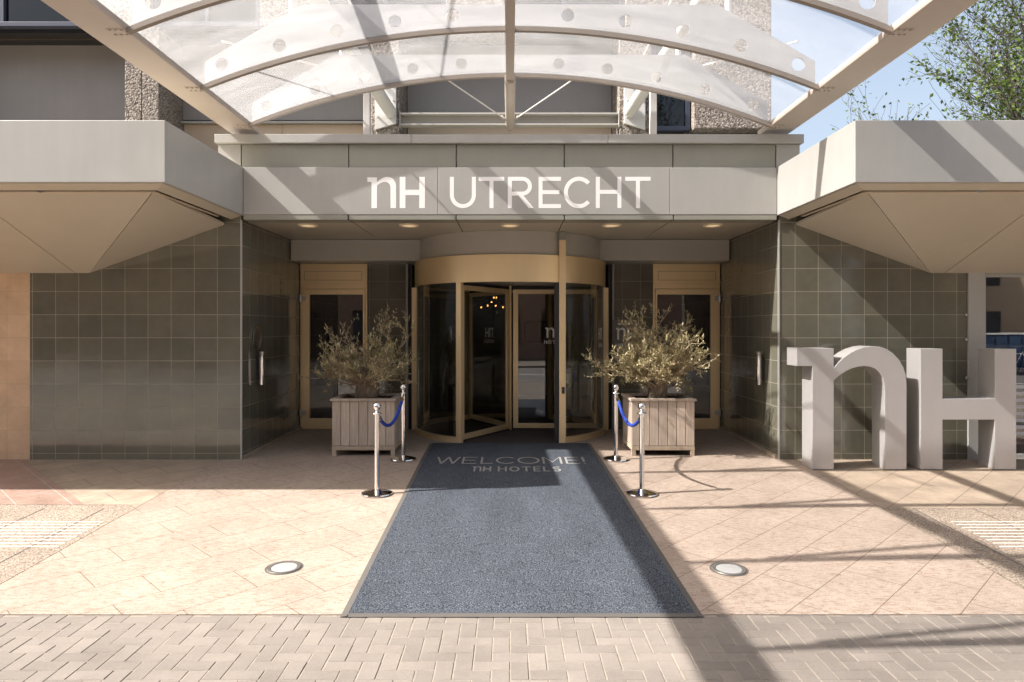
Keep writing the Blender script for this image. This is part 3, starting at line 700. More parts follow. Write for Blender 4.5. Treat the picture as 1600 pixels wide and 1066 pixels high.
# sand panels and sills, blue-grey infill panels
def infill(x0, x1):
    mb = MB(); k = max(1, round((x1 - x0) / 1.75))
    for i in range(k):
        a, b = x0 + (x1 - x0) * i / k, x0 + (x1 - x0) * (i + 1) / k; mb.box(a + .004, b - .004, 11.83, 11.898, 4.2, 5.13)
    mb.build('sand_panel', 'plaster', B)
    mb = MB(); mb.box(x0, x1, 11.74, 11.89, 5.135, 5.165); mb.build('sill', 'alu', B)
    mb = MB(); mb.box(x0, x1, 11.80, 11.895, 5.20, 6.45); mb.build('infill_panel', 'panel', B)
infill(-5.48, -2.18); infill(-9.39, -6.03); infill(-1.72, 1.70)
# upper floor: spandrels of aggregate concrete with navy windows
mb = MB(); mb.box(-20, 4.07, 10.95, 24, 12.5, 14.5); mb.build('parapet', 'concrete', B)
mb = MB(); mb.box(-20, 2.80, 11.3, 11.895, 6.45, 6.6); mb.build('overhang_soffit', 'black', B)
mb = MB(); mb.box(2.86, 4.07, 10.95, 24, 4.81, 12.49); mb.build('end_block', 'concrete', B, bev=.02)
mb = MB(); mb.box(2.86, 4.05, 11.2, 24, 4.1, 4.80); mb.build('dark_gap_fill', 'black', B)  # shade of the gap below the block, painted as a black box
def window(x0, x1, z0, z1, y):
    f = MB(); e = .07
    f.box(x0, x0 + e, y, y + .12, z0, z1); f.box(x1 - e, x1, y, y + .12, z0, z1); f.box(x0 + e, x1 - e, y, y + .12, z0, z0 + e); f.box(x0 + e, x1 - e, y, y + .12, z1 - e, z1)
    m_ = (x0 + x1) / 2
    if x1 - x0 > 1.2: f.box(m_ - .03, m_ + .03, y + .002, y + .11, z0 + e, z1 - e)
    o = f.build('window', 'winframe', B, bev=.004)
    p = MB(); p.box(x0 + e, x1 - e, y + .06, y + .07, z0 + e, z1 - e); p.build('pane', 'winglass', o)
    p = MB(); p.box(x0 - .02, x1 + .02, y + .5, y + .55, z0, z1); p.build('blind', 'wall_in', o)
window(2.22, 2.84, 4.83, 6.40, 11.1)
xw = -20
mb = MB()
for lv in range(2):
    zb = 6.42 + lv * 3.1
    xs = [-19.8, -16., -12.2, -8.4 + .35, -4.9, -1.3, 2.2]
    mb = MB()
    edges = [(-20, -16.9), (-15.3, -13.1), (-11.5, -9.3), (-6.62, -5.6), (-3.9, -2.9), (-1.0, -.1), (1.8, 2.85)]
    for i, (a, b) in enumerate(edges): mb = MB(); mb.box(a, b, 10.96, 11.7, zb, zb + 3.04); mb.build('pillar', 'concrete', B, bev=.015)
    for i in range(len(edges) - 1):
        window(edges[i][1] + .01, edges[i + 1][0] - .01, zb + .02, zb + 1.85, 11.02)
        m2 = MB(); m2.box(edges[i][1] + .005, edges[i + 1][0] - .005, 11.0, 11.7, zb + 1.87, zb + 3.03); m2.build('spandrel_band', 'concrete', B)
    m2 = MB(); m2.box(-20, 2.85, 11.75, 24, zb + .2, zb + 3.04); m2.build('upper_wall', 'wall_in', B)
# steel channel between the middle columns, with the plates that take the struts
mb = MB(); mb.box(-1.715, 1.695, 11.0, 11.16, 4.885, 4.91); mb.box(-1.715, 1.695, 11.0, 11.16, 5.055, 5.08); mb.box(-1.715, 1.695, 11.14, 11.16, 4.91, 5.055); mb.box(-1.728, -1.716, 10.99, 11.18, 4.85, 5.11); mb.box(1.696, 1.708, 10.99, 11.18, 4.85, 5.11)
mb.build('steel_channel', 'box', B, bev=.003)
for s in (-1, 1):
    mb = MB(); c = s * 1.94
    mb.prism([(c - .165, CF - .045, 4.80 if s < 0 else 4.90), (c + .165, CF - .045, 4.90 if s < 0 else 4.80), (c + .165, CF - .045, 5.72), (c - .165, CF - .045, 5.72)], (0, .04, 0)); p = mb.build('strut_plate', 'white_steel', B, bev=.003)
    mb = MB()
    for dx in (-.12, .12):
        for dz in (5.0, 5.26, 5.6): mb.tube([(c + dx, CF - .1, dz), (c + dx, CF - .045, dz)], .018, 8)
    mb.build('bolt', 'white_steel', p)

# lobby contents
t = thing('lobby_chandelier', 'cluster of small warm bulbs hanging in the dark lobby, seen through the left door wing', 'chandelier', (-.43, 16., 3.0))
rnd = random.Random(5)
for i in range(7):
    x, y, z = rnd.uniform(-.24, .30), rnd.uniform(-.4, .4), -rnd.uniform(.52, .80)
    mb = MB(); mb.tube([(x, y, 0), (x, y, z)], .004, 5); wv = mb.build('cord', 'black', t)
    mb = MB(); mb.lathe([(0, -.024), (.016, -.014), (.019, 0), (.014, .016), (0, .022)], 10, (x, y, z - .03)); mb.build('bulb', 'bulb', t, smooth=True)
t = thing('lobby_screen', 'black framed flat screen on the pale partition in the lobby', 'screen', (.82, 17.56, 1.62))
mb = MB(); mb.box(-.48, .48, 0, .035, -.27, .27); mb.build('screen_case', 'black', t, bev=.005)
mb = MB(); mb.box(-.44, .44, -.004, 0, -.23, .23); mb.build('display', paint('grey_display', (.22, .24, .21), .2), t)
t = thing('lobby_plant', 'dark leafy indoor plant in a pot, left of centre in the lobby', 'plant', (-1.7, 15.2, .018))
mb = MB(); mb.lathe([(.0, 0), (.22, 0), (.28, .45), (.25, .45), (.23, .40), (0, .40)], 24); mb.build('pot', 'black', t, smooth=True)
mb = MB()
for k in range(26):
    a = rnd.uniform(0, 6.28); l = rnd.uniform(.5, 1.1); h = rnd.uniform(.6, 1.5); w = .05
    pts = [(0, 0, .4), (l * .4 * math.cos(a), l * .4 * math.sin(a), .4 + h * .8), (l * math.cos(a), l * math.sin(a), .4 + h)]
    mb.tube(pts, [.008, .03, .003], 5)
mb.build('fronds', 'leaf', t)

# ------------------------------------------------------------------ glass canopy
K = thing('glass_canopy', 'arched glass canopy with tan steel edge beams and white ribs over the forecourt', 'canopy')
CX = 3.32; ZA = 4.95; ZE = 4.315; BZ = 4.285; RAD = (CX ** 2 + (ZA - ZE) ** 2) / (2 * (ZA - ZE))
def arc(x): return ZA - RAD + math.sqrt(RAD * RAD - x * x)
RIBS = [8.97, 7.58, 6.12, 4.69, 3.26, 1.85]
for s in (-1, 1):
    mb = MB(); mb.box(min(s * CX, s * (CX + .37)), max(s * CX, s * (CX + .37)), 1.75, 9.45, BZ, BZ + .07)
    mb.build('edge_beam', 'beam', K, bev=.006)
    for yy in (2.55, 5.4, 8.2):
        mb = MB(); mb.box(min(s * (CX + .372), s * (CX + .38)), max(s * (CX + .372), s * (CX + .38)), yy - .1, yy + .1, BZ + .01, BZ + .06); mb.build('splice_plate', 'beam', K)
mb = MB(); mb.box(-.05, .05, 1.75, 8.98, 4.84, 4.94); mb.tube([(0, 8.9, 4.875), (0, 11.12, 4.90)], .072, 20); mb.build('spine', 'beam', K, smooth=True, bev=.006)
for ry in RIBS:
    mb = MB(); n = 48; vs = []
    for i in range(n + 1):
        x = -CX + 2 * CX * i / n; z = arc(x)
        vs += [(x, ry - .027, z - .045), (x, ry + .027, z - .045), (x, ry + .027, z - .001), (x, ry - .027, z - .001)]
    mb.add(vs, [(i * 4 + j, i * 4 + (j + 1) % 4, i * 4 + 4 + (j + 1) % 4, i * 4 + 4 + j) for i in range(n) for j in range(4)] + [(0, 1, 2, 3), tuple(4 * n + q for q in range(4))])
    rib = mb.build('rib', 'rib', K, smooth=True)
    # web plate above the glass, with round holes
    mb = MB(); y0, y1 = ry - .012, ry + .012
    def top(x):
        x = abs(x); return 5.19 if x <= 2.23 else 5.19 - (x - 2.23) / (3.28 - 2.23) * .61
    def bot(x): return arc(x) + .014
    holes = [q * .62 for q in (-5, -4, -3, -2, -1, 1, 2, 3, 4, 5)]
    cuts = [-3.28] + [h + .31 for h in holes[:4]] + [-.31, .31] + [h - .31 for h in holes[6:]] + [3.28]
    cells = list(zip(cuts[:-1], cuts[1:])); hr = .072
    def polyplate(pts):
        n = len(pts); mb.add([(x, y0, z) for x, z in pts] + [(x, y1, z) for x, z in pts],
            [tuple(range(n)), tuple(range(2 * n - 1, n - 1, -1))] + [(i, (i + 1) % n, n + (i + 1) % n, n + i) for i in range(n)])
    for a, b in cells:
        h = [q for q in holes if a < q < b]
        zs = lambda f: [(a + (b - a) * k / 6, f(a + (b - a) * k / 6)) for k in range(7)]
        tops = zs(top); 
        if a < -2.23 < b: tops = sorted(tops + [(-2.23, top(2.23))])
        if a < 2.23 < b: tops = sorted(tops + [(2.23, top(2.23))])
        bots = zs(bot)
        if not h: polyplate(bots + tops[::-1]); continue
        cx = h[0]; cz = bot(cx) + .135
        if cz + hr > top(cx) - .02: cz = (bot(cx) + top(cx)) / 2
        up = [(cx + hr * math.cos(q), cz + hr * math.sin(q)) for q in [math.pi * k / 12 for k in range(13)]]
        dn = [(cx + hr * math.cos(q), cz + hr * math.sin(q)) for q in [math.pi + math.pi * k / 12 for k in range(13)]]
        zl = min(max(cz, bot(a) + .01), top(a) - .01); zr = min(max(cz, bot(b) + .01), top(b) - .01)
        polyplate([(a, zl)] + tops + [(b, zr)] + up)
        polyplate([(b, zr)] + bots[::-1] + [(a, zl)] + dn)
    mb.build('web_plate', 'web', rib, merge=False)
    for s in (-1, 1):
        mb = MB(); mb.box(min(s * (CX + .01), s * (CX + .16)), max(s * (CX + .01), s * (CX + .16)), ry - .065, ry + .065, BZ - .004, BZ - .0005)
        for dx in (.035, .085, .135):
            for dy in (-.045, .045): mb.tube([(s * (CX + dx), ry + dy, BZ - .012), (s * (CX + dx), ry + dy, BZ - .004)], .012, 8)
        mb.build('bolt_plate', 'beam', rib, smooth=True)
for i in range(len(RIBS) - 1):
    for s in (-1, 1):
        mb = MB(); n = 20; vs = []; ya, yb = RIBS[i + 1] + .004, RIBS[i] - .004
        for k in range(n + 1):
            x = s * (.03 + (CX - .05) * k / n); z = arc(x)
            vs += [(x, ya, z), (x, yb, z), (x, yb, z + .012), (x, ya, z + .012)]
        mb.add(vs, [(k * 4 + j, k * 4 + (j + 1) % 4, k * 4 + 4 + (j + 1) % 4, k * 4 + 4 + j) for k in range(n) for j in range(4)] + [(0, 1, 2, 3), tuple(4 * n + q for q in range(4))])
        mb.build('glass_pane', 'roofglass', K, smooth=True)
for s in (-1, 1):
    def sp(y): return Vector((s * (1.85 + .15 * (11 - y)), y, 5.06 + .19 * (11 - y)))
    mb = MB(); mb.tube([sp(10.95), sp(2.0)], .095, 20); st = mb.build('strut', 'white_steel', K, smooth=True)
    mb = MB()
    for ry in RIBS[:-1]:
        p = sp(ry); mb.tube([(p.x, ry + .05, arc(p.x) + .02), (p.x, ry + .05, p.z)], .035, 12)
    mb.build('hanger', 'white_steel', st, smooth=True)
    mb = MB(); mb.box(s * 1.86 - .042, s * 1.86 + .042, 9.12, 9.20, 4.213, 5.1); mb.build('post', 'white_steel', K, bev=.004)
    mb = MB(); mb.tube([(s * .06, 10.78, 4.90), (s * .80, 9.0, 4.885)], .010, 8); mb.tube([(s * .06, 10.78, 4.90), (s * .13, 10.6, 4.90)], .018, 8); mb.build('tie_rod', 'white_steel', K)
    mb = MB(); mb.tube([(s * 2.04, 10.95, 5.55), (s * 3.1, 7.58, 4.80)], .012, 8); mb.tube([(s * 1.85, 10.95, 5.5), sp(6.44) + Vector((0, 0, .9))], .014, 8); mb.build('tie_rod', 'white_steel', K)

# ------------------------------------------------------------------ big letters
def big(ch, pts, label):
    y = 8.6; k = y / 1100.; gx = lambda q: (1220 + q / 4.2105 - 797) * k
    bx = min(p[0] for p in pts); t0 = gx(bx)
    mb = MB(); mb.prism([(gx(x) - t0, 0, (858 - zz) / 4.2105 * k) for x, zz in pts], (0, .31, 0))
    o = mb.build('standing_letter', 'letter', bev=.005, loc=(t0, y, g(y) + .008))
    tag(o, label, 'letter')
    if ch == 'n': feet = ((208, 349), (685, 828))
    else: feet = ((920, 1065), (1408, 1550))
    for a, b in feet:
        mb = MB(); mb.box(gx(a) - t0 + .012, gx(b) - t0 - .012, .012, .298, -.012, -.0005); mb.build('dark_foot_gap', 'black', o)  # added black plinth, paints in the shaded gap under each foot
    return o
big('n', NOUT, 'tall grey metal standing letter n with a rounded arch, before the right tile wall')
big('H', [(x, min(z, 858)) for x, z in HOUT], 'tall grey metal standing letter H at the right edge, beside the letter n')

# ------------------------------------------------------------------ mat
t = thing('entrance_mat', 'long dark blue entrance mat with pale welcome lettering before the revolving door', 'mat')
YA, YB = 4.635, 10.27
def edge(y, s): 
    f = (y - YA) / (YB - YA)
    return (-1.12 + (-1.17 + 1.12) * f) if s < 0 else (1.275 + (1.17 - 1.275) * f)
ysx = [YA, 4.69] + [4.69 + (9.17 - 4.69) * k / 12 for k in range(1, 13)] + [9.7, 10.2, YB]
mb = MB(); vs = []
e = .045
yss = [YA + e] + ysx[2:]
for y in yss: vs += [(edge(y, -1) + e, y, g(max(y, 4.69)) + .004), (edge(y, 1) - e, y, g(max(y, 4.69)) + .004), (edge(y, 1) - e, y, g(max(y, 4.69)) + .014), (edge(y, -1) + e, y, g(max(y, 4.69)) + .014)]
n = len(yss); mb.add(vs, [(i * 4 + j, i * 4 + (j + 1) % 4, i * 4 + 4 + (j + 1) % 4, i * 4 + 4 + j) for i in range(n - 1) for j in range(4)] + [(0, 1, 2, 3), tuple(4 * n - 4 + q for q in range(4))])
mb.build('pile', 'carpet', t)
mb = MB()
for s in (-1, 1):
    vs = []
    for y in ysx:
        zz = g(max(y, 4.69)); a0 = edge(y, s); a1 = edge(y, s) - s * e
        vs += [(a0, y, zz + .0035), (a1, y, zz + .0035), (a1, y, zz + .013), (a0, y, zz + .006)]
    n = len(ysx); mb.add(vs, [(i * 4 + j, i * 4 + (j + 1) % 4, i * 4 + 4 + (j + 1) % 4, i * 4 + 4 + j) for i in range(n - 1) for j in range(4)] + [(0, 1, 2, 3), tuple(4 * n - 4 + q for q in range(4))])
z = -.197; mb.add([(edge(YA, -1) + e, YA, z + .0035), (edge(YA, 1) - e, YA, z + .0035), (edge(YA, 1) - e, YA, z + .006), (edge(YA, -1) + e, YA, z + .006),
        (edge(YA, -1) + e, YA + e, z + .0035), (edge(YA, 1) - e, YA + e, z + .0035), (edge(YA, 1) - e, YA + e, z + .013), (edge(YA, -1) + e, YA + e, z + .013)],
       [(0, 1, 2, 3), (4, 5, 6, 7), (0, 1, 5, 4), (3, 2, 6, 7), (0, 3, 7, 4), (1, 2, 6, 5)])
mb.build('rubber_border', 'rubber', t)
def onmat(y0):
    def f(u, v):
        y = y0 + v; return (u, y, g(y) + .0142)
    return f
x = -.955; q = .92
for ch, wd, adv in (('W', .34, .37), ('E', .20, .26), ('L', .17, .21), ('C', .27, .30), ('O', .31, .35), ('M', .27, .32), ('E', .19, .24), ('!', .035, .05)):
    mb = MB(); letter(mb, ch, x, wd * q, .37, .026, onmat(8.88), (0, 0, .002)); mb.build('letter', 'lettergrey', t); x += adv * q
x = -.46
mb = MB(); letter(mb, 'n', x, .11, .24, .03, onmat(8.49), (0, 0, .002)); mb.build('letter', 'lettergrey', t); mb = MB(); letter(mb, 'B', x + .13, .10, .24, .03, onmat(8.49), (0, 0, .002)); mb.build('letter', 'lettergrey', t); x += .31
for ch, wd in (('H', .11), ('O', .125), ('T', .11), ('E', .09), ('L', .085), ('S', .10)):
    mb = MB(); letter(mb, ch, x, wd, .23, .022, onmat(8.49), (0, 0, .002)); mb.build('letter', 'lettergrey', t); x += wd + .03

# ------------------------------------------------------------------ stanchions and ropes
def make_post():
    t = thing('stanchion', 'x', 'stanchion', (0, 0, 0), 0, 'chrome stanchions beside the mat')
    mb = MB(); mb.lathe([(0, 0), (.165, 0), (.168, .006), (.165, .018), (.12, .034), (.05, .048), (.03, .055), (0, .055)], 48); mb.build('base', 'chrome', t, smooth=True)
    mb = MB(); mb.lathe([(0, .05), (.0265, .05), (.0265, .86), (0, .86)], 28); mb.build('tube', 'chrome', t, smooth=True)
    mb = MB(); mb.lathe([(0, .86), (.048, .86), (.050, .866), (.046, .874), (.02, .88), (.016, .888), (.022, .9), (.019, .905)] + [(.043 * math.sin(R(a)), .94 - .043 * math.cos(R(a))) for a in range(30, 181, 15)], 28); mb.build('finial', 'chrome', t, smooth=True)
    return t
sp0 = make_post()
SP = [((-1.43, 7.56), 'chrome stanchion at the front left of the mat, with its base on the shadow edge'), ((-1.392, 9.17), 'chrome stanchion at the back left of the mat, in the shade by the left planter'),
      ((1.416, 7.56), 'chrome stanchion at the front right of the mat, in full sun'), ((1.378, 9.17), 'chrome stanchion at the back right of the mat, at the corner of the right planter')]
for i, ((x, y), lb) in enumerate(SP):
    o = sp0 if i == 0 else dup(sp0); o.location = (x, y, g(y) + (0.0)); o['label'] = lb
for s, lb in ((-1, 'dark blue velvet rope hanging between the two left stanchions'), (1, 'bright blue velvet rope hanging between the two right stanchions')):
    t = thing('velvet_rope', lb, 'rope', (0, 0, 0), 0, 'blue barrier ropes beside the mat')
    p0 = Vector((s * 1.43, 7.56 + .05, g(7.56) + .845)); p1 = Vector((s * 1.385, 9.17 - .05, .845)); pts = []
    for k in range(25):
        f = k / 24; p = p0.lerp(p1, f); p.z -= .30 * 4 * f * (1 - f) * .78; pts.append(p)
    mb = MB(); mb.tube(pts[1:-1], .02, 14); mb.build('rope_body', 'rope', t, smooth=True)
    mb = MB(); mb.tube([p0 - Vector((0, .03, 0)), pts[1]], .012, 10); mb.tube([pts[1], pts[2]], .023, 12); mb.tube([pts[-2], p1 + Vector((0, .03, 0))], .012, 10); mb.tube([pts[-3], pts[-2]], .023, 12); mb.build('rope_hook', 'chrome', t, smooth=True)

# ------------------------------------------------------------------ planters with olive trees
def planter(x, label):
    W, D, = .84, .76
    t = thing('planter', label, 'planter', (x, 9.4, g(9.4)))
    t['group'] = 'wooden planters flanking the doors'
    w2 = W / 2; mb = MB()
    nb = 7; bw = W / nb
    for i in range(nb): mb.box(-w2 + i * bw + .003, -w2 + (i + 1) * bw - .003, 0, .022, .135, .73); mb.box(-w2 + i * bw + .003, -w2 + (i + 1) * bw - .003, D - .022, D, .135, .73)
    nd = 6; dw = (D - .05) / nd
    for i in range(nd):
        for s in (-1, 1):
            xa, xb = sorted((s * w2, s * (w2 - .022))); mb.box(xa, xb, .025 + i * dw + .003, .025 + (i + 1) * dw - .003, .135, .73)
    mb.build('boards', 'wood', t, bev=.004)
    mb = MB(); mb.box(-w2 + .024, w2 - .024, .024, D - .024, .12, .70); mb.build('liner', 'black', t)
    mb = MB(); r = .035
    mb.box(-w2 - .02, w2 + .02, -.02, .07, .731, .765); mb.box(-w2 - .02, w2 + .02, D - .07, D + .02, .731, .765); mb.box(-w2 - .02, -w2 + .07, .0705, D - .0705, .731, .765); mb.box(w2 - .07, w2 + .02, .0705, D - .0705, .731, .765); mb.build('rim', 'wood', t, bev=.004)
    mb = MB(); mb.box(-w2, w2, 0, .05, .075, .13); mb.box(-w2, w2, D - .05, D, .075, .13); mb.box(-w2, -w2 + .05, .0505, D - .0505, .075, .13); mb.box(w2 - .05, w2, .0505, D - .0505, .075, .13); mb.build('base_frame', 'wood_frame', t, bev=.003)
    for sx in (-1, 1):
        for yy in (0.001, D - .051):
            mb = MB(); xa, xb = sorted((sx * (w2 - .001), sx * (w2 - .055))); mb.box(xa, xb, yy, yy + .05, -.004, .0745); mb.build('leg', 'wood_frame', t, bev=.003)
    mb = MB(); n = 16; vs = []
    rr = random.Random(int(x * 100)); 
    for i in range(n + 1):
        for j in range(n + 1):
            u, v = i / n, j / n; vs.append((-w2 + .072 + u * (W - .144), .072 + v * (D - .144), .725 + .02 * rr.random() + .05 * math.exp(-((u - .5) ** 2 + (v - .5) ** 2) * 14)))
    mb.add(vs, [(i * (n + 1) + j, (i + 1) * (n + 1) + j, (i + 1) * (n + 1) + j + 1, i * (n + 1) + j + 1) for i in range(n) for j in range(n)])
    mb.build('soil', 'soil', t, smooth='all')
    return t
planter(-1.96, 'weathered wooden planter box in the shade, left of the revolving door')
planter(2.045, 'weathered wooden planter box in the sun, right of the revolving door')

def leaf_quad(mb, p, d, up, l, w):
    d = d.normalized(); s = d.cross(up); s = s.normalized() if s.length > 1e-4 else d.orthogonal().normalized(); nrm = s.cross(d)
    m1 = p + d * l * .45 + nrm * l * .05
    mb.add([p, m1 + s * w / 2, p + d * l, m1 - s * w / 2], [(0, 1, 2, 3)])
def olive(x, y, seed, label, shape):
    rnd = random.Random(seed)
    t = thing('olive_tree', label, 'tree', (x, y, g(9.4) + .745)); t['group'] = 'potted olive trees flanking the doors'
    tb = MB(); br = MB(); lf = MB()
    # gnarled trunk: bundle of twisting stems
    H = shape['trunk']
    for k in range(7):
        a0 = k / 7 * 6.28 + rnd.random(); pts = []; rs = []
        for i in range(9):
            f = i / 8; a = a0 + f * 1.6; r = shape['r'] * (.62 + .25 * math.sin(f * 5 + k) - .05 * f)
            if i == 0: r *= 1.25
            pts.append((r * math.cos(a) * (.8 + .3 * f), r * math.sin(a) * (.8 + .3 * f), -.04 + f * (H + .06))); rs.append(shape['r'] * (.55 - .16 * f + .08 * math.sin(7 * f + k * 2)))
        tb.tube(pts, rs, 9)
    tb.tube([(0, 0, -.05), (.01, 0, H * .5), (0, 0, H)], [shape['r'] * 1.0, shape['r'] * .8, shape['r'] * .6], 10)
    trunk = tb.build('trunk', 'bark', t, smooth='all')
    def twig(p, d, ln, r, lev):
        n = max(4, int(ln / .05)); pts = [p.copy()]; q = p.copy(); dd = d.normalized()
        bend = Vector((rnd.uniform(-1, 1), rnd.uniform(-1, 1), rnd.uniform(-.2, .9))) * .09
        for i in range(n):
            dd = (dd + bend + Vector((rnd.gauss(0, .09), rnd.gauss(0, .09), rnd.gauss(0, .09)))).normalized(); q = q + dd * ln / n; pts.append(q.copy())
            if lev < 2 and i > n * .2 and rnd.random() < (.62 if lev == 0 else .38):
                sd = (dd + Vector((rnd.uniform(-1, 1), rnd.uniform(-1, 1), rnd.uniform(-.5, .8)))).normalized()
                twig(q, sd, ln * rnd.uniform(.3, .6) * (1.1 - .4 * i / n), r * .5, lev + 1)
            if lev > 0 or i > n * .4:
                for s in range(shape.get('leaves', 2) if lev else 1):
                    if rnd.random() < shape['leafy']:
                        out = (dd * .75 + Vector((rnd.uniform(-1, 1), rnd.uniform(-1, 1), rnd.uniform(-.6, 1)))).normalized()
                        leaf_quad(lf, q + dd * rnd.uniform(-.02, .02), out, Vector((rnd.uniform(-.6, .6), rnd.uniform(-.6, .6), 1)), rnd.uniform(.045, .078), rnd.uniform(.012, .018))
        br.tube(pts, [r * (1 - .75 * i / n) for i in range(n + 1)], 4, caps=False)
    for k in range(shape['n']):
        a = rnd.uniform(0, 6.28); el = rnd.choice([rnd.uniform(-.2, .4), rnd.uniform(.2, .9), rnd.uniform(.6, 1.5)])
        f = rnd.uniform(.45, 1.0); p = Vector((shape['r'] * .8 * math.cos(a), shape['r'] * .8 * math.sin(a), H * f))
        d = Vector((math.cos(a) * math.cos(el), math.sin(a) * math.cos(el), math.sin(el)))
        d.x *= shape['wide']; d.z += shape.get('up', 0)
        twig(p, d, rnd.uniform(.35, .78) * shape['len'] * (1 if el < 1 else .9), .011, 0)
    for (a, el, ln) in shape.get('long', ()):
        d = Vector((math.cos(a) * math.cos(el), math.sin(a) * math.cos(el), math.sin(el))); twig(Vector((0, 0, H * .8)) + d * .08, d, ln, .012, 0)
    br.build('branches', 'twig', t); lf.build('crown', 'olive', t)
    return t
olive(-2.00, 9.74, 11, 'olive tree with a thick gnarled trunk and upright sprigs in the shaded left planter', dict(trunk=.36, r=.15, n=84, len=.74, leafy=1., wide=1.2, long=[(.15, .35, .78), (3.1, .2, .62), (0.3, 1.0, .75), (1.6, 1.35, .72)]))
olive(2.00, 9.66, 31, 'olive tree with a dense rounded sunlit crown in the right planter', dict(trunk=.32, r=.12, n=150, len=.80, leafy=1., wide=1.2, up=.22, long=[(3.2, .02, .8), (1.5, 1.3, .8), (.8, 1.2, .75), (4., 1.25, .8), (2.4, 1.1, .8), (5.5, 1.15, .75), (0, 1., .8)]))

# ------------------------------------------------------------------ in-ground lamps
def make_gl():
    t = thing('ground_light', 'x', 'light', (0, 0, 0), 0, 'round lamps sunk in the forecourt')
    mb = MB(); mb.lathe([(.098, -.01), (.102, .006), (.126, .007), (.130, .001), (.130, -.012), (.098, -.012)], 40); mb.build('bezel', 'lampsteel', t, smooth=True)
    mb = MB(); mb.lathe([(.134, -.003), (.134, .0015), (.145, .0015), (.145, -.003)], 40); mb.build('joint_ring', 'rubber', t)
    mb = MB(); mb.lathe([(0, .007), (.05, .006), (.098, .0035), (.098, -.008), (0, -.008)], 40); mb.build('lens', 'lens', t, smooth=True)
    return t
gl = make_gl(); sl = math.atan(.197 / 4.48)
for i, (x, y, lb) in enumerate(((-1.765, 5.50, 'round sunken floor lamp on the left of the blue mat'), (1.70, 5.47, 'round sunken floor lamp on the right of the blue mat'))):
    o = gl if i == 0 else dup(gl); o.location = (x, y, g(y) + .001); o.rotation_euler = (sl, 0, 0); o['label'] = lb

# ------------------------------------------------------------------ street trees behind the right awning
def tree(x, y, h, seed, label, spread=1., nl=1.):
    rnd = random.Random(seed); t = thing('street_tree', label, 'tree', (x, y, -.2)); t['group'] = 'street trees beyond the right awning'
    tb = MB(); lf = MB()
    def br(p, d, ln, r, lev):
        n = 6; pts = [p.copy()]; q = p.copy(); dd = d.normalized(); kids = []
        for i in range(n):
            dd = (dd + Vector((rnd.gauss(0, .10), rnd.gauss(0, .10), rnd.gauss(.03, .08)))).normalized(); q = q + dd * ln / n; pts.append(q.copy()); kids.append((q.copy(), dd.copy(), i / n))
        tb.tube(pts, [max(.006, r * (1 - .6 * i / n)) for i in range(n + 1)], 7 if lev < 2 else 4, caps=False)
        for q, dd, f in kids:
            if lev < 4:
                if f < .3 and lev == 0: continue
                for _ in range(2 if lev < 3 else 1):
                    if rnd.random() < (.9 if lev < 2 else .62):
                        sd = (dd * .9 + Vector((rnd.uniform(-1, 1) * spread, rnd.uniform(-1, 1) * spread, rnd.uniform(-.15, .7)))).normalized()
                        br(q, sd, ln * rnd.uniform(.42, .66), r * (1 - .6 * f) * .5, lev + 1)
            if lev >= 3:
                for _ in range(2):
                    if rnd.random() < .25 * nl:
                        p = q + Vector((rnd.gauss(0, .10), rnd.gauss(0, .10), rnd.gauss(0, .10)))
                        leaf_quad(lf, p, Vector((rnd.uniform(-1, 1), rnd.uniform(-1, 1), rnd.uniform(-.8, .5))), Vector((rnd.uniform(-1, 1), rnd.uniform(-1, 1), 1)), rnd.uniform(.13, .20), rnd.uniform(.08, .13))
    br(Vector((0, 0, 0)), Vector((.03, 0, 1)), h, h * .022, 0)
    tb.build('trunk', 'bark_far', t, smooth='all'); lf.build('crown', 'leaf', t)
    return t
tree(17.1, 23.5, 9.4, 4, 'sparse young-leaved tree standing free against the sky at upper right, nearest the canopy beam', 1.2)
tree(20.6, 27, 10.5, 9, 'denser taller tree at the upper right corner of the photo, behind the sparse one', 1., .9)

# ------------------------------------------------------------------ across the street (seen mirrored in tiles and glazing)
t = thing('brick_house', 'long brick terrace across the street, only mirrored in the glazing', 'house', (-8, -20, -.2))
mb = MB(); mb.box(-38, 26, -8, 0, 0, 13); mb.build('wall', 'brickwall', t)
for i in range(22):
    for z in (1, 4.6, 8.4):
        mb = MB(); mb.box(-36.5 + i * 2.9, -34.9 + i * 2.9, -.05, .04, z, z + 2); mb.build('window', 'winglass', t)
mb = MB(); mb.prism([(-38, -8, 13), (-38, 0, 13), (-38, -4, 15)], (64, 0, 0)); mb.build('roof', 'black', t)
t = thing('cream_house', 'cream rendered house across the street, mirrored in the shop window', 'house', (27, -18, -.2), R(45))
mb = MB(); mb.box(-9, 9, -8, 0, 0, 9); mb.build('wall', paint('cream_render', (.55, .42, .29), .8, 0, .1), t)
for i in range(6):
    for z in (.9, 4.2):
        mb = MB(); mb.box(-8.2 + i * 2.8, -6.9 + i * 2.8, -.05, .05, z, z + 1.9); mb.build('window', 'winglass', t)
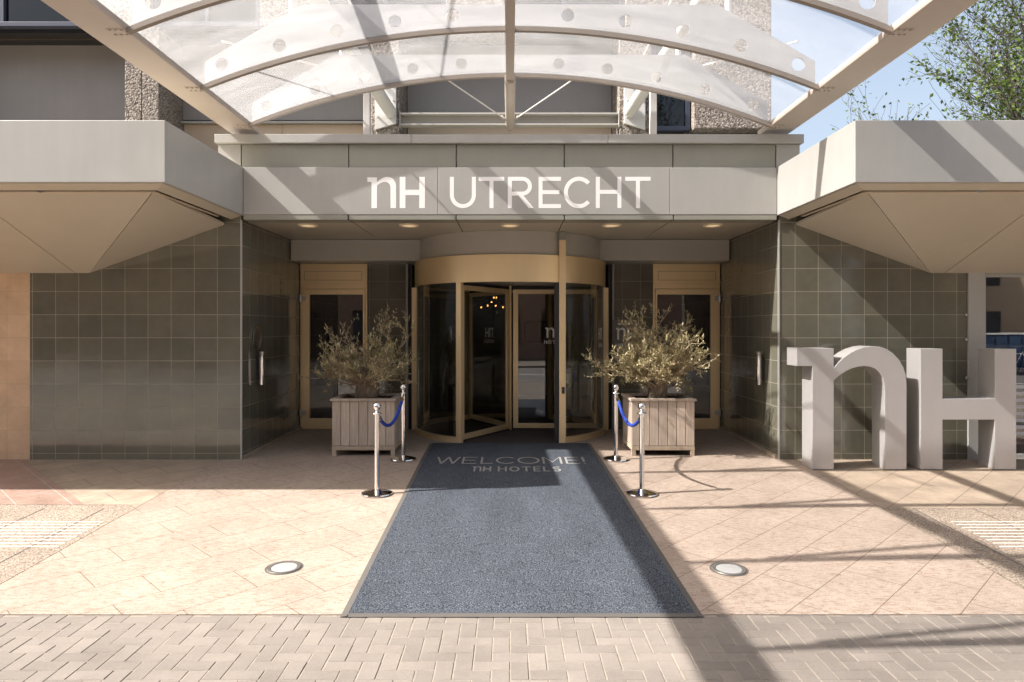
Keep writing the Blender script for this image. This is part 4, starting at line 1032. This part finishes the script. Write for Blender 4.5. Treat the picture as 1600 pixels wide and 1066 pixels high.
def bike(x, y, rz, label, colour):
    t = thing('bicycle', label, 'bicycle', (x, y, -.2), rz, 'parked bicycles across the street')
    def ring(cx, r0):
        m = MB(); m.tube([(cx + r0 * math.cos(2 * math.pi * k / 28), 0, .34 + r0 * math.sin(2 * math.pi * k / 28)) for k in range(29)], .02, 6)
        for k in range(10): a_ = 2 * math.pi * k / 10; m.tube([(cx, 0, .34), (cx + r0 * math.cos(a_), 0, .34 + r0 * math.sin(a_))], .003, 4)
        return m
    for cx in (-.55, .55): ring(cx, .33).build('wheel', 'black', t)
    m = MB(); bb, st, hd = (-.08, 0, .32), (-.25, 0, .86), (.36, 0, .90)
    for p, q in ((bb, st), (bb, hd), ((-.22, 0, .78), (.37, 0, .80)), ((-.55, 0, .34), bb), ((-.55, 0, .34), (-.22, 0, .78)), ((.55, 0, .34), hd)): m.tube([p, q], .018, 6)
    m.build('frame', colour, t)
    m = MB(); m.tube([(.30, -.28, 1.04), (.36, -.2, 1.05), (.38, 0, 1.02), (.36, .2, 1.05), (.30, .28, 1.04)], .012, 6); m.tube([(.38, 0, 1.02), hd], .014, 6); m.build('handlebar', 'steel', t)
    m = MB(); m.tube([st, (-.27, 0, .94)], .014, 6); m.lathe([(0, 0), (.08, .01), (.10, .04), (0, .06)], 12, (-.29, 0, .93)); m.build('saddle', 'black', t)
for i, (x, y, c, lb) in enumerate(((19.6, -11.2, 'black', 'black bicycle parked across the street, first of the row'), (20.5, -11.6, 'red', 'red bicycle parked across the street'), (21.4, -12.0, 'blue', 'blue bicycle parked across the street'), (22.4, -12.6, 'white', 'white bicycle parked across the street, last of the row'))):
    bike(x, y, R(70 + 8 * i), lb, c)
M['navy'] = paint('dull_blue', (.045, .085, .17), .5)
t = thing('container', 'blue steel container across the street, mirrored in the shop window', 'container', (25.2, -13.5, -.2), R(38))
mb = MB(); mb.box(-3, 3, -1.2, 0, .12, 1.6); mb.build('body', 'navy', t, bev=.02)
for k in range(12): mb = MB(); mb.box(-2.85 + k * .5, -2.6 + k * .5, .0, .04, .2, 1.5); mb.build('rib', 'navy', t)
mb = MB(); mb.box(-3.02, 3.02, -1.22, .05, 1.6, 1.68); mb.build('top_rail', 'white', t)
# opposite pavement and road line, mirrored low in the door glass
mb = MB(); mb.box(-60, 60, -16, -11, -.3, -.13); tag(mb.build('far_pavement', 'brick'), kind='structure')
mb = MB(); mb.box(-60, 60, -6.2, -6.05, -.24, -.231); tag(mb.build('road_marking', 'white'), kind='structure')
tree(10.5, -15, 9.0, 15, 'thin tree across the street, only mirrored in the right tile wall', 1., .6)

# ------------------------------------------------------------------ light, sky, camera
sd = Vector((1, .195, -.95)).normalized()
sun = bpy.data.lights.new('sun', 'SUN'); sun.energy = 5.0; sun.angle = R(.53); sun.color = (1, .945, .89)
so = bpy.data.objects.new('sun', sun); C.objects.link(so); so.rotation_euler = sd.to_track_quat('-Z', 'Y').to_euler(); so.location = (-30, -5, 30)
W = bpy.data.worlds.new('World'); S.world = W; W.use_nodes = True; nt = W.node_tree
sky = N(nt, 'ShaderNodeTexSky', sky_type='NISHITA'); sky.sun_disc = False
sky.sun_elevation = math.asin(-sd.z); sky.sun_rotation = math.atan2(-sd.x, -sd.y)
sky.air_density = 1.; sky.dust_density = 6.0; sky.ozone_density = .6
bg = nt.nodes['Background']; bg.inputs['Strength'].default_value = .095
# pale spring haze low over the horizon
tc = N(nt, 'ShaderNodeTexCoord'); sx = N(nt, 'ShaderNodeSeparateXYZ'); L(nt, tc.outputs['Generated'], sx.inputs[0])
mr = N(nt, 'ShaderNodeMapRange'); mr.interpolation_type = 'SMOOTHSTEP'
for i_, v_ in ((1, 0.), (2, .75), (3, .75), (4, .05)): mr.inputs[i_].default_value = v_
L(nt, sx.outputs[2], mr.inputs[0])
L(nt, mix(nt, mr.outputs[0], sky.outputs[0], (3.5, 4.1, 4.9)), bg.inputs['Color'])
cam = bpy.data.cameras.new('camera'); co = bpy.data.objects.new('camera', cam); C.objects.link(co)
co.location = (0, 0, CAMZ); co.rotation_euler = (R(90), 0, 0)
cam.sensor_width = 36; cam.lens = 1100 / 1600 * 36; cam.shift_x = 3 / 1600; cam.shift_y = -20 / 1600; cam.clip_end = 600; cam.clip_start = .05
S.camera = co
S.view_settings.view_transform = 'Standard'; S.view_settings.look = 'None'; S.view_settings.gamma = 1; S.view_settings.exposure = 1.28
S.cycles.max_bounces = 10; S.cycles.transparent_max_bounces = 24; S.cycles.diffuse_bounces = 5; S.cycles.glossy_bounces = 5
S.cycles.caustics_reflective = False; S.cycles.caustics_refractive = False
